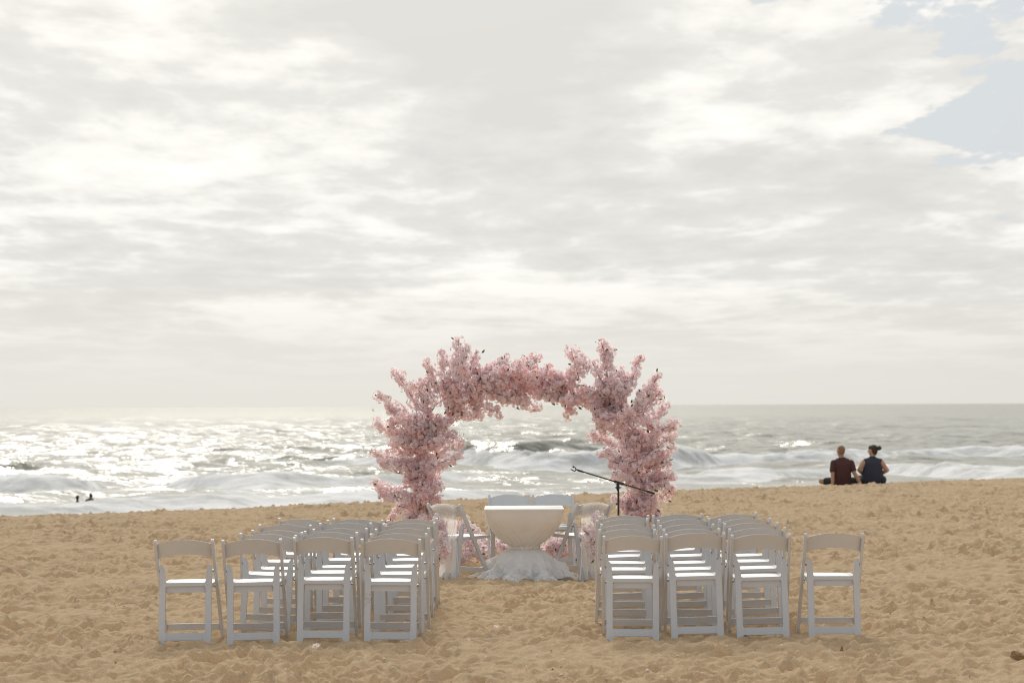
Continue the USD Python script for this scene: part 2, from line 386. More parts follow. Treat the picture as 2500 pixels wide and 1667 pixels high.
near = (WY < 420) & (np.abs(WX) < 110)
c1 = np.zeros_like(H); c1[act] = nz(15, 6, 3, 5, act) - .5
mid = (WY < 620) & (np.abs(WX) < 150)
c2 = np.zeros_like(H); c2[mid] = nz(4.6, 2.2, 3, 6, mid) - .5
c3 = np.zeros_like(H); c3[act] = nz(44, 19, 2, 8, act) - .5
depthk = np.clip((N - 75) / 70, 0.3, 1)
H += depthk * (1.6 * c1 * np.clip(.6 + N / 500, .6, 1.3) + 1.05 * c2 * np.clip((620 - WY) / 300, 0, 1) + 0.9 * c3) * np.clip((1200 - WY) / 500, 0, 1)
lump = np.zeros_like(H); lump[near] = nz(3.2, 1.8, 4, 9, near)
lump2 = np.zeros_like(H); lump2[near] = nz(1.1, .9, 2, 19, near)
UA = WX / np.maximum(WY, 1)          # bearing: every wave crest is a curve n(bearing) in the surf
for wv in WAVES:
    uu, nn, aa, ff = [], [], [], []
    for px, yc, yb, fo in wv:
        q = sea_px(px, yb); n_ = sn(*q)[1]
        uu.append(q[0] / q[1]); nn.append(n_ + (1.2 if fo > .3 else 1.8)); aa.append((yb - yc) * q[1] / F); ff.append(fo)
    du = .018
    ext = lambda v, a, b: np.r_[a, v, b]
    fn = lambda v, a, b: PchipInterpolator(ext(uu, uu[0] - du, uu[-1] + du), ext(v, a, b))(np.clip(UA, uu[0] - du, uu[-1] + du))
    n0 = fn(nn, nn[0], nn[-1]); amp = fn(aa, .15 * aa[0], .15 * aa[-1]); fo = np.clip(fn(ff, 0, 0), 0, 1)
    sel = near & (UA > uu[0] - 2.5 * du) & (UA < uu[-1] + 2.5 * du)
    fade = np.clip((UA - uu[0] + 2.5 * du) / (1.5 * du), 0, 1) * np.clip((uu[-1] + 2.5 * du - UA) / (1.5 * du), 0, 1)
    n0 = n0 + 2.6 * np.clip(fo * 2, 0, 1) * (lump - .5)
    dl = N - n0
    amp = amp * np.where(fo < .3, 1.3, 1.0)
    wf, wb = np.where(fo < .3, 1.0 + .5 * amp, 1.3 + 0.9 * amp), 4.5 + 2.0 * amp
    prof = np.where(dl < 0, np.exp(-(np.abs(dl) / wf) ** 2.6), np.exp(-(dl / wb) ** 2))
    rough = 1 + fo * (1.5 * (lump - .5) + .9 * (lump2 - .5))
    add = np.where(sel, amp * prof * fade * rough, 0)
    keep = 1 - 0.85 * np.where(sel, prof * np.clip(amp / .5, 0, 1) * fade, 0)
    H = H * keep + add
    fm = fo * fade * np.where(dl < 0, np.exp(-(np.maximum(-dl - wf * 1.5, 0) / 1.2) ** 2), np.exp(-(dl / (2.0 + 2.5 * fo)) ** 2))
    FO = np.maximum(FO, np.where(sel, fm, 0))
w1 = np.zeros_like(H); w1[near] = nz(9, 3.0, 4, 12, near)
w2 = np.zeros_like(H); w2[near] = nz(26, 12, 3, 13, near)
wash = np.clip((w1 - .47) * 5, 0, 1) * np.clip((w2 - .38) * 4, 0, 1) * np.clip((150 - N) / 45, 0, 1)
wash = np.maximum(wash, np.clip((104 - N) / 10, 0, 1) * np.clip((w1 - .3) * 4, 0, 1))
FO = np.maximum(FO, 0.6 * wash)
for px, py, D_ in ((189, 1226, 133), (222, 1228, 131)):    # the trough the swimmers stand in
    q = at(px, py, D_); g_ = np.exp(-((WX - q[0]) ** 2 / 3.0 + (WY - q[1]) ** 2 / 60.0)); H = H * (1 - g_) - .22 * g_
    g_ = np.exp(-((WX - q[0]) ** 2 / 3.0 + (WY - q[1] + 9) ** 2 / 40.0)); H = H * (1 - .7 * g_)
water_look = P2('sea_look', {
    'g': ('geometry', {}),
    'mp': ('mapping', {'rotation': (0, 0, -0.727), 'scale': (0.55, 1.0, 1)}),
    'n1': ('noise_texture', {'scale': 0.9, 'detail': 4, 'roughness': 0.6}),
    'n2': ('noise_texture', {'scale': 0.16, 'detail': 5, 'roughness': 0.6}),
    'n3': ('noise_texture', {'scale': 2.6, 'detail': 5, 'roughness': 0.7}),
    'n5': ('noise_texture', {'scale': 0.03, 'detail': 4, 'roughness': 0.6}),
    'b3': ('bump', {'strength': 1.0, 'distance': 5.0}),
    'b2': ('bump', {'strength': 1.0, 'distance': 1.1}),
    'b1': ('bump', {'strength': 0.8, 'distance': 0.22}),
    'a': ('attribute', {'attribute': 'foam'}),
    'fm': ('math', {'math_type': 'multiply_add', 'value2': 0.7, 'value3': -0.35}),
    'fa': ('math', {'math_type': 'add'}),
    'fs': ('map_range', {'range_type': 'smoothstep', 'from_min': 0.25, 'from_max': 0.7, 'to_min': 0.0, 'to_max': 1.0, 'clamp': True}),
    'sp': ('separate_xyz', {}),
    'rr': ('map_range', {'range_type': 'linear', 'from_min': 150.0, 'from_max': 1200.0, 'to_min': 0.20, 'to_max': 0.29, 'clamp': True}),     # unresolved ripples widen the glint far out
    'w': ('principled_bsdf', {'specular_ior_level': 0.36, 'base_color': (.225, .225, .19), 'ior': 1.33}),
    'fb': ('bump', {'strength': 0.5, 'distance': 0.2}),
    'n4': ('noise_texture', {'scale': 0.55, 'detail': 6, 'roughness': 0.65}),
    'fr': ('rgb_ramp', {'ramp': [(0, (.30, .31, .28)), (.40, (.46, .47, .46)), (.55, (.66, .67, .68)), (1, (.80, .80, .80))]}),
    'f': ('principled_bsdf', {'roughness': 0.8, 'specular_ior_level': 0.2}),
    'x': ('mix_closure', {})},
    [('g.position', 'sp.vector'), ('sp.y', 'rr.value'), ('rr.result', 'w.roughness'), ('g.position', 'mp.vector'), ('mp.vector', 'n1.vector'), ('mp.vector', 'n2.vector'), ('mp.vector', 'n3.vector'),
     ('mp.vector', 'n5.vector'), ('n5.fac', 'b3.height'), ('b3.normal', 'b2.normal'), ('n2.fac', 'b2.height'), ('n1.fac', 'b1.height'), ('b2.normal', 'b1.normal'), ('b1.normal', 'w.normal'),
     ('n3.fac', 'fm.value1'), ('fm.value', 'fa.value1'), ('a.fac', 'fa.value2'), ('fa.value', 'fs.value'),
     ('n3.fac', 'fb.height'), ('mp.vector', 'n4.vector'), ('n4.fac', 'fr.fac'), ('fr.color', 'f.base_color'), ('fb.normal', 'f.normal'),
     ('fs.result', 'x.fac'), ('w.BSDF', 'x.closure1'), ('f.BSDF', 'x.closure2')], surface='x.closure')
sea = obj('sea', sheet(np.stack([WX, WY, SEA_Z + H], -1)), water_look, smooth=True, prim_var={'foam': FO.ravel()})
tag(sea, 'grey green sea with breaking white surf', None, None, 'structure')
def sea_height(px, py):
    i, j = np.searchsorted(wy, py), np.searchsorted(wx, px)
    return SEA_Z + float(H[i, j])

# ------------------------------------------------------------------ folding chairs
def resin(name, stains):
    n = {'g': ('texture_coordinate', {}), 'bv': ('bevel', {'samples': 4, 'radius': 0.0045}),
         'n': ('noise_texture', {'scale': 9.0, 'detail': 5, 'roughness': 0.6}),
         'oi': ('object_info', {}),
         'r': ('rgb_ramp', {'ramp': [(0, (.52, .525, .53)), (.45, (.565, .57, .575)), (1, (.59, .595, .60))]}),
         'p': ('principled_bsdf', {'roughness': 0.42, 'specular_ior_level': 0.4})}
    l = [('g.object', 'n.vector'), ('n.fac', 'r.fac'), ('bv.bevel', 'p.normal')]
    if stains:
        n['mp'] = ('mapping', {'location': (5.3, 1.7, 2.2)})
        n['n2'] = ('noise_texture', {'scale': 5.0, 'detail': 2})
        n['n3'] = ('noise_texture', {'scale': 90.0, 'detail': 3, 'roughness': 0.6})
        n['m2'] = ('map_range', {'range_type': 'smoothstep', 'from_min': .50, 'from_max': .70, 'to_min': 0, 'to_max': 0.2, 'clamp': True})
        n['ad'] = ('math', {'math_type': 'add'})
        n['m3'] = ('map_range', {'range_type': 'smoothstep', 'from_min': .73, 'from_max': .83, 'to_min': 0, 'to_max': .7, 'clamp': True})
        n['mx'] = ('mix', {'mix_type': 'mix', 'color2': (.33, .22, .13)})
        l += [('g.object', 'mp.vector'), ('mp.vector', 'n2.vector'), ('g.object', 'n3.vector'), ('n2.fac', 'm2.value'), ('m2.result', 'ad.value1'), ('n3.fac', 'ad.value2'),
              ('ad.value', 'm3.value'), ('m3.result', 'mx.fac'), ('r.color', 'mx.color1'), ('mx.color', 'p.base_color')]
    else:
        l += [('r.color', 'p.base_color')]
    return P2(name, n, l)
white_resin = resin('white_resin', False)
stained_resin = resin('stained_resin', True)
vinyl = plain('white_vinyl', (.80, .795, .785), 0.45)
metal = plain('dull_steel', (.25, .25, .26), 0.4, metallic=0.9)

LY0, LY1 = TOPY, 0.470           # long leg: back post top ... front foot (y), chair faces +y
def line_y(z): return LY0 + (LY1 - LY0) * (TOPZ - z) / TOPZ
def long_leg(sx):
    a = np.array([LY1, -0.012]); b = np.array([LY0, TOPZ - 0.019]); d = unit(b - a); nrm = np.array([-d[1], d[0]])
    hw = 0.019
    arc = [b + hw * (math.cos(t) * nrm * -1 + math.sin(t) * d) for t in np.linspace(0, PI, 9)]
    foot = [np.array([LY1 - .0215, -0.012]), np.array([LY1 + .0215, -0.012])]
    ring = arc + ([foot[0], foot[1]] if np.dot(arc[-1] - foot[0], arc[-1] - foot[0]) < np.dot(arc[-1] - foot[1], arc[-1] - foot[1]) else [foot[1], foot[0]])
    m = extr(Polygon(ring).buffer(0), 0.021)
    m.apply_transform(np.array([[0, 0, 1, sx - 0.0105], [1, 0, 0, 0], [0, 1, 0, 0], [0, 0, 0, 1.0]]))
    m.fix_normals()
    return m
def frame_to_rear(m):            # plane (x, w, thickness) -> leaning rear frame
    a, b = np.array([0.0, -0.0 , -0.012]), np.array([0.0, 0.105, 0.578])
    w = unit(b - a); t = np.cross([1, 0, 0], w)
    T = np.eye(4); T[:3, 0] = [1, 0, 0]; T[:3, 1] = w; T[:3, 2] = t; T[:3, 3] = a
    m.apply_transform(T); m.fix_normals(); return m
LR = 0.598
_leg = lambda s: Polygon([(s * .144, 0), (s * .190, 0), (s * .190, LR)] + [(s * (.190 - .040 * (1 - math.cos(t)) * 1.0), LR - .0 - 0.045 * (1 - math.sin(t))) for t in np.linspace(PI / 2, PI * .04, 7)][::1] + [(s * .1445, .46)])
_shape = unary_union([Polygon([(s * .144, 0), (s * .190, 0), (s * .190, LR - .004), (s * .180, LR), (s * .172, LR - .003), (s * .162, LR - .012), (s * .154, LR - .028), (s * .151, LR - .05), (s * .144, .475)]) for s in (-1, 1)] +
                     [sbox(-.15, .053, .15, .107), sbox(-.15, .443, .15, .470)])
_shape = _shape.buffer(.012, quad_segs=5).buffer(-.012, quad_segs=5)
def chair_parts(root, resin_look):
    for s in (-1, 1):
        obj('front_leg', long_leg(s * 0.2075), resin_look, root)
    for s in (-1, 1):
        pc = _shape.intersection(sbox(*( (-.2, -.1, -.13, 1) if s < 0 else (.13, -.1, .2, 1))))
        obj('rear_leg', frame_to_rear(extr(pc, .022)), resin_look, root)
    for lo, hi, nm in ((0, .2, 'rear_crossbar'), (.4, .5, 'seat_rail')):
        obj(nm, frame_to_rear(extr(_shape.intersection(sbox(-.13, lo, .13, hi)), .022)), resin_look, root)
    # curved back panel between the posts
    nx_ = 17; xs = np.linspace(-.197, .197, nx_)
    def pt(x, top, front):
        k = 1 - (x / .197) ** 2
        z = (.734 + .034 * k) if top else (.630 + .029 * k)
        return [x, line_y(z) - .016 * k + (.007 if front else -.007), z]
    V = np.array([[pt(x, t, f) for x in xs] for t, f in ((0, 0), (1, 0), (1, 1), (0, 1))]).reshape(-1, 3)
    fc = []
    for i in range(nx_ - 1):
        for a, b in ((0, 1), (1, 2), (2, 3), (3, 0)):
            fc.append([a * nx_ + i, b * nx_ + i, b * nx_ + i + 1]); fc.append([a * nx_ + i, b * nx_ + i + 1, a * nx_ + i + 1])
    for i in (0, nx_ - 1):
        fc += [[i, nx_ + i, 2 * nx_ + i], [i, 2 * nx_ + i, 3 * nx_ + i]]
    bp = trimesh.Trimesh(V, fc, process=False); bp.fix_normals()
    obj('backrest', bp, resin_look, root, smooth=40)
    st = bx(-.197, .197, line_y(.105) - .009, line_y(.105) + .009, .082, .128)
    obj('front_stretcher', st, resin_look, root)
    # seat frame with its apron, and the inset pad
    T = trimesh.transformations.rotation_matrix(math.radians(0.8), [1, 0, 0], [0, .1, .45])
    ring = sbox(-.186, .098, .186, .485).buffer(-.015).buffer(.015).difference(sbox(-.155, .135, .155, .455))
    fr = extr(ring, .030); fr.apply_translation((0, 0, .414)); fr.apply_transform(T)
    obj('seat_frame', fr, resin_look, root)
    ap = cat([bx(-.140, .140, .066, .086, .383, .437), bx(-.140, -.122, .0862, .0978, .40, .437), bx(.122, .140, .0862, .0978, .40, .437)])
    obj('seat_apron', ap, resin_look, root)
    g = np.linspace(-1, 1, 11); U, Vv = np.meshgrid(g, g)
    hz = .442 + .011 * (1 - U ** 4) * (1 - Vv ** 4)
    top = np.stack([U * .1535, .295 + Vv * .1585, hz], -1)
    pad = sheet(top); v = np.vstack([pad[0], pad[0] * [1, 1, 0] + [0, 0, .424]]); n_ = 121
    q = list(pad[1]); rim = [i for i in range(11)] + [11 * i + 10 for i in range(1, 11)] + [110 + i for i in range(9, -1, -1)] + [11 * i for i in range(9, 0, -1)]
    for a, b in zip(rim, rim[1:] + rim[:1]): q.append([a, a + n_, b + n_, b])
    pm = trimesh.Trimesh(v, np.vstack([[f[:3], [f[0], f[2], f[3]]] for f in np.array(q)]), process=False); pm.apply_transform(T); pm.fix_normals()
    obj('seat_pad', pm, vinyl, root, smooth=50)
    for s in (-1, 1):
        for (yy, zz) in ((line_y(.415), .415), (.103, .535)):
            c = trimesh.creation.cylinder(radius=.008, height=.014, sections=10)
            c.apply_transform(trimesh.transformations.rotation_matrix(PI / 2, [0, 1, 0])); c.apply_translation((s * .1925, yy, zz))
            obj('bolt', c, metal, root)

ORD = ['first', 'second', 'third', 'fourth', 'fifth']
GL, GR = 'guest chairs in the block on the swimmers side', 'guest chairs in the block by the microphone stand'
def chair_label(b, c, r):
    row = ['back row', 'fourth row from the arch', 'third row from the arch', 'second row from the arch', 'front row, next to the arch'][r]
    if b == 'L':
        if c == 0: return 'white folding chair standing alone at the outer end of the swimmers-side back row'
        where = {1: 'outer column', 2: 'middle column', 3: 'aisle column'}[c]
        if (c, r) == (3, 0): return 'white folding chair with rusty brown specks on its lower crossbar, back row by the aisle'
        return f'white folding chair, swimmers-side block, {where}, {row}'
    if c == 3: return 'white folding chair standing apart in the back row, below the seated couple'
    where = {0: 'aisle column', 1: 'middle column', 2: 'outer column'}[c]
    return f'white folding chair, microphone-side block, {where}, {row}'
proto = None
for b, c, r, x, y_, z, tilt in sorted(CHAIRS, key=lambda k: (k[2], k[0], k[1])):
    lab, grp = chair_label(b, c, r), (GL if b == 'L' else GR)
    loc, rot = (x, y_, z), (0.0, -tilt, float(rng.normal(0, 1.2)))
    if (b, c, r) == ('L', 3, 0):
        t = thing('folding_chair', lab, 'chair', loc, rot, grp); chair_parts(t, stained_resin)
    elif proto is None:
        proto = thing('folding_chair', lab, 'chair', loc, rot, grp); chair_parts(proto, white_resin)
    else:
        dup(proto, 'folding_chair', lab, loc, rot, grp)
# the couple's chairs behind the table, backs to the sea
for (xl, yl, xr, yr), lab in (((1193.2, 1206.6, 1290.3, 1207), 'white folding chair facing inland behind the draped table, on the swimmers side'),
                              ((1305.6, 1207.3, 1402.5, 1204.5), 'white folding chair facing inland behind the draped table, on the microphone side')):
    a, b = at(xl, yl, 25.25), at(xr, yr, 25.25); mid = (a + b) / 2
    t_ = math.degrees(math.atan2(b[2] - a[2], b[0] - a[0]))
    dup(proto, 'folding_chair', lab, (mid[0], 25.25 + TOPY, max(mid[2] - TOPZ, -.02)), (0, t_, 180.0 + rng.normal(0, 1)), 'chairs of the couple and witnesses around the table')
SASH = []
for (px, py), yaw, side, lab in (((1113.9, 1423), -41, 1, 'white folding chair with tulle sash turned inward on the swimmers side of the table'),
                                 ((1418.7, 1419), 33, -1, 'white folding chair with tulle sash, turned inward beside the microphone stand')):
    f = on(px, py, 0.0); ya = math.radians(yaw)
    off = np.array([side * .168 * math.cos(ya), side * .168 * math.sin(ya)])
    loc = (f[0] - off[0], f[1] - off[1], 0.0)
    dup(proto, 'folding_chair', lab, loc, (0, 0, yaw), 'chairs of the couple and witnesses around the table')
    SASH.append((loc, ya, side))

# ------------------------------------------------------------------ blossoms
blossom_look = P2('blossom_look', {
    'a': ('attribute', {'attribute': 'tint'}),
    'd': ('principled_bsdf', {'roughness': 0.7, 'specular_ior_level': 0.15}),
    't': ('translucent_bsdf', {}),
    'e': ('transparent_bsdf', {}),
    'x': ('mix_closure', {'fac': 0.5}),
    'y': ('mix_closure', {'fac': 0.2})},
    [('a.color', 'd.base_color'), ('a.color', 't.color'), ('a.color', 'e.color'), ('d.BSDF', 'x.closure1'), ('t.BSDF', 'x.closure2'), ('x.closure', 'y.closure1'), ('e.BSDF', 'y.closure2')], surface='y.closure')
leaf_look = P2('leaf_look', {
    'd': ('principled_bsdf', {'base_color': (.065, .11, .028), 'roughness': 0.5}),
    't': ('translucent_bsdf', {'color': (.10, .17, .03)}),
    'x': ('mix_closure', {'fac': 0.3})}, [('d.BSDF', 'x.closure1'), ('t.BSDF', 'x.closure2')], surface='x.closure')
stem_look = plain('stem_look', (.055, .045, .03), 0.7)

def petal_template():
    v, f, k = [], [], []          # k: 0 heart .. 1 rim ; 2 centre dot
    def ring(r, rise, rot, w):
        for i in range(5):
            a = rot + i * 2 * PI / 5
            e, s_ = np.array([math.cos(a), math.sin(a), 0]), np.array([-math.sin(a), math.cos(a), 0])
            b = len(v)
            for (rad, side, z, kk) in ((.10, 0, 0, .0), (.62, .40 * w, rise * .75, .75), (.98, .16 * w, rise * 1.05, 1), (.98, -.16 * w, rise * 1.0, 1), (.62, -.40 * w, rise * .75, .75)):
                v.append(r * (rad * e + side * s_) + np.array([0, 0, r * z])); k.append(kk)
            f.extend([[b, b + 4, b + 1], [b + 1, b + 4, b + 3], [b + 1, b + 3, b + 2]])
    ring(1.0, .30, 0, 1.0)
    ring(.66, .75, PI / 5, .9)
    b = len(v)
    for i in range(4): v.append(np.array([.13 * math.cos(i * PI / 2), .13 * math.sin(i * PI / 2), .14])); k.append(2)
    v.append(np.array([0, 0, .3])); k.append(2)
    f.extend([[b + i, b + (i + 1) % 4, b + 4] for i in range(4)])
    return np.array(v), np.array(f), np.array(k, float)
PV, PF, PK = petal_template()
PALE, MID, DEEP = np.array([.98, .925, .945]), np.array([.98, .81, .82]), np.array([.97, .64, .62])
def blossoms(pos, nrm, size, warm, dark=0.35):
    """Many blossoms as one mesh. pos, nrm (n, 3), size (n), warm (n) 0 pale .. 1 salmon."""
    n = len(pos)
    nrm = nrm / np.linalg.norm(nrm, axis=1, keepdims=True)
    h = rng.normal(size=(n, 3)); e1 = np.cross(nrm, h); e1 /= np.linalg.norm(e1, axis=1, keepdims=True); e2 = np.cross(nrm, e1)
    R = np.stack([e1, e2, nrm], 1)                       # rows
    jit = PV[None] * (1 + rng.normal(0, .10, (n, len(PV), 1)))
    V = np.einsum('nvi,nij->nvj', jit * size[:, None, None], R) + pos[:, None]
    f = (PF[None] + (np.arange(n) * len(PV))[:, None, None]).reshape(-1, 3)
    w = np.clip(warm[:, None] + .55 * (1 - np.minimum(PK, 1))[None] - .15, 0, 1)[..., None]
    rim = np.where(w < .5, PALE + (MID - PALE) * w * 2, MID + (DEEP - MID) * (w - .5) * 2)
    cen = np.where(rng.uniform(size=(n, 1)) < dark, 0, 1)[..., None]
    centre = np.where(cen > .5, np.array([.62, .55, .16]), np.array([.10, .055, .03]))
    C = np.where((PK == 2)[None, :, None], centre, rim)
    C = C * (1 + rng.normal(0, .05, (n, 1, 1)))
    return (V.reshape(-1, 3), f), np.clip(C.reshape(-1, 3), .01, .98)
def leaves_mesh(pos, dirs, size):
    v, f = [], []
    for p, d, s in zip(pos, dirs, size):
        d = unit(d); w = unit(np.cross(d, rng.normal(size=3))); u = np.cross(d, w); b = len(v)
        v += [p, p + s * (.35 * d + .24 * w + .05 * u), p + s * (.7 * d + .17 * w + .08 * u), p + s * (d + .02 * u), p + s * (.7 * d - .17 * w + .08 * u), p + s * (.35 * d - .24 * w + .05 * u), p + s * (.5 * d - .03 * u)]
        f += [[b, b + 1, b + 6], [b + 1, b + 2, b + 6], [b + 2, b + 3, b + 6], [b + 3, b + 4, b + 6], [b + 4, b + 5, b + 6], [b + 5, b, b + 6]]
    return trimesh.Trimesh(np.array(v), np.array(f), process=False)
def spray(parent, a, b, r0, r1, size=.023, leaf=3, warm=.35, per=9, density=1.0, origin=np.zeros(3), bend=.06, dark=.35, name='blossom_branch'):
    """One branch: pompoms of blossoms around a bent stem from a to b."""
    a, b = np.asarray(a, float) - origin, np.asarray(b, float) - origin
    L = np.linalg.norm(b - a); ax = (b - a) / L
    side = unit(np.cross(ax, rng.normal(size=3))) * rng.uniform(-bend, bend)
    cv = lambda t: a + (b - a) * t + side * (4 * t * (1 - t))
    npom = max(3, int(density * (L / .034 + 2)))
    P, Nn, W = [], [], []
    for i in range(npom):
        t = (i + rng.uniform(.1, .9)) / npom
        rr = (r0 + (r1 - r0) * t)
        o = np.cross(ax, rng.normal(size=3)); o = unit(o) * rr * math.sqrt(rng.uniform(.05, 1)) * .75
        c = cv(min(t, .96)) + o; pr = rng.uniform(.030, .046) * (size / .023)
        q = rng.normal(size=(per, 3)); q /= np.linalg.norm(q, axis=1, keepdims=True)
        P.append(c + q * pr * rng.uniform(.75, 1.05, (per, 1))); Nn.append(q + 0.35 * unit(o + ax * .02) + rng.normal(0, .18, (per, 3)))
        inner = 1 - np.linalg.norm(o) / (rr + 1e-6)
        W.append(np.clip(rng.normal(warm + .20 * (inner - .5), .16) + rng.normal(0, .13, per), 0, 1))
    P, Nn, W = np.vstack(P), np.vstack(Nn), np.concatenate(W)
    mesh, col = blossoms(P, Nn, size * rng.uniform(.8, 1.15, len(P)), W, dark)
    br = obj(name, mesh, blossom_look, parent, prim_var={'tint': col})
    ts = np.linspace(0, .97, 7)
    obj('stem', tube([cv(t) for t in ts], np.linspace(.0045, .0025, 7), 5), stem_look, br)
    if leaf:
        lt = rng.uniform(.25, 1.0, leaf)
        lo = rng.normal(size=(leaf, 3)); lo[:, 1] -= .6
        lo -= (lo @ ax)[:, None] * ax * .6
        lo /= np.linalg.norm(lo, axis=1, keepdims=True)
        lp = np.array([cv(t) + o * (r0 + (r1 - r0) * t) * .86 for t, o in zip(lt, lo)])
        obj('leaves', leaves_mesh(lp, lo + ax * .8 + rng.normal(0, .3, (leaf, 3)), rng.uniform(.035, .058, leaf)), leaf_look, br)
    return br

# ------------------------------------------------------------------ the arch
AY = 26.7
K = 2500 / 2352
def av(vx, vy, dy=0.0): return at(vx * K, vy * K, AY + dy)
base = av(1207, 1290); base[2] = 0
arch = thing('flower_arch', 'round arch of pale pink cherry blossom standing on the sand behind the table', 'flower arch', base)
spine = [(962, 1300), (962, 1230), (965, 1170), (965, 1110), (958, 1050), (966, 985), (1000, 930), (1055, 893), (1130, 878), (1200, 876), (1270, 885), (1340, 885), (1402, 915), (1450, 960), (1478, 1020), (1486, 1090), (1474, 1150), (1468, 1230), (1468, 1300)]
dark_metal = plain('black_metal', (.02, .02, .022), 0.45)
for dy in (.20, .28):
    obj('frame_hoop', tube([av(x, y_, dy) - base for x, y_ in spine], .009, 8), dark_metal, arch)
foot = cat([bx(*(v for v in (av(962, 1290)[0] - base[0] - .25, av(962, 1290)[0] - base[0] + .25, -.25, .25, -.01, .008))), bx(av(1468, 1290)[0] - base[0] - .25, av(1468, 1290)[0] - base[0] + .25, -.25, .25, -.01, .008)])
obj('base_plate', foot, dark_metal, arch)
TIPS = [  # base x, y -> tip x, y (picture, 2352 wide), radius in metres
    (950, 1135, 856, 1110, .055), (948, 1150, 874, 1139, .045), (955, 1085, 868, 1060, .055), (945, 1060, 852, 1038, .055), (955, 1010, 905, 1015, .05),
    (950, 1010, 860, 966, .065), (955, 975, 890, 940, .06), (945, 965, 862, 905, .05), (970, 945, 908, 848, .06), (985, 930, 940, 875, .06), (1000, 925, 972, 870, .06),
    (1010, 905, 979, 828, .05), (1030, 900, 1012, 804, .058), (1050, 892, 1040, 820, .06), (1045, 870, 1053, 776, .07), (1060, 840, 1072, 792, .05), (1075, 885, 1096, 806, .075), (1110, 880, 1125, 838, .07),
    (1140, 870, 1166, 822, .07), (1170, 875, 1195, 828, .065), (1205, 875, 1229, 823, .065), (1230, 870, 1262, 845, .06),
    (1330, 870, 1310, 797, .075), (1350, 855, 1325, 815, .07), (1395, 880, 1380, 782, .06), (1385, 840, 1402, 800, .05), (1400, 900, 1360, 830, .075), (1430, 905, 1471, 815, .062), (1420, 900, 1425, 850, .07), (1460, 935, 1514, 858, .045), (1470, 930, 1500, 878, .05),
    (1470, 960, 1518, 896, .062), (1480, 975, 1533, 925, .065), (1490, 1010, 1556, 968, .058), (1490, 1040, 1553, 997, .055), (1490, 1060, 1550, 1022, .055), (1490, 1075, 1540, 1060, .06), (1485, 1110, 1548, 1090, .05), (1480, 1120, 1538, 1117, .055), (1470, 1140, 1506, 1150, .055),
    (965, 1080, 1066, 1045, .055), (975, 1060, 1064, 1012, .05), (970, 1020, 1048, 990, .055), (985, 985, 1040, 962, .06), (1035, 945, 1106, 962, .06), (1075, 930, 1150, 950, .06), (1140, 905, 1200, 934, .06), (1180, 900, 1238, 940, .055), (1215, 905, 1266, 915, .055), (1270, 905, 1330, 932, .055),
    (1345, 900, 1385, 975, .055), (1370, 950, 1392, 1000, .04), (1470, 1040, 1352, 998, .05), (1440, 1050, 1378, 1035, .06), (1460, 1090, 1398, 1065, .055), (1460, 1120, 1410, 1090, .05), (1450, 1160, 1408, 1142, .045), (1450, 1180, 1425, 1215, .05),
    (1400, 930, 1440, 880, .06), (1440, 960, 1480, 905, .06), (1420, 960, 1395, 915, .06), (1370, 930, 1420, 945, .06), (1455, 1010, 1420, 985, .06), (1470, 1200, 1440, 1185, .06), (1465, 1170, 1420, 1160, .055), (975, 1180, 1010, 1140, .055), (955, 1150, 915, 1165, .05),
    (960, 1110, 1012, 1072, .05), (960, 1140, 1015, 1110, .05), (965, 1160, 1005, 1165, .045), (955, 1175, 932, 1182, .045), (960, 1190, 935, 1200, .045), (960, 1200, 1000, 1195, .05), (1490, 1190, 1516, 1175, .045), (1475, 1180, 1510, 1195, .05),
]
for bx_, by_, tx_, ty_, r in TIPS:
    d0, d1 = rng.normal(0, .08), rng.normal(0, .13)
    spray(arch, av(bx_, by_, d0), av(tx_, ty_, d1), r * 1.5, r * 1.0, leaf=int(rng.integers(2, 5)), warm=.12, origin=base, density=1.75, bend=.04)
# the body of the arch: short branches laid along and across the hoop
pts = np.array(spine, float); seg = np.r_[0, np.cumsum(np.linalg.norm(np.diff(pts, axis=0), axis=1))]
for k in range(140):
    s_ = (.06 + .88 * (k + rng.uniform()) / 140) * seg[-1]
    cx, cy = np.interp(s_, seg, pts[:, 0]), np.interp(s_, seg, pts[:, 1])
    leg = max(0, (cy - 1120) / 80)
    half = 46 if leg == 0 else max(34, 46 - 10 * leg)
    if 1130 < cx < 1340 and cy < 930: half = 34
    th = rng.uniform(0, 2 * PI); ln = rng.uniform(35, 62)
    ox, oy = rng.normal(0, half * .45), rng.normal(0, half * .45)
    ux, uy = math.cos(th) * ln * .55 * (half / 44), math.sin(th) * ln * .55
    dd = rng.normal(0, .09)
    spray(arch, av(cx + ox - ux, cy + oy - uy, dd), av(cx + ox + ux, cy + oy + uy, dd + rng.normal(0, .1)), .085, .075, leaf=int(rng.integers(1, 4)), warm=.30, origin=base, density=1.5)

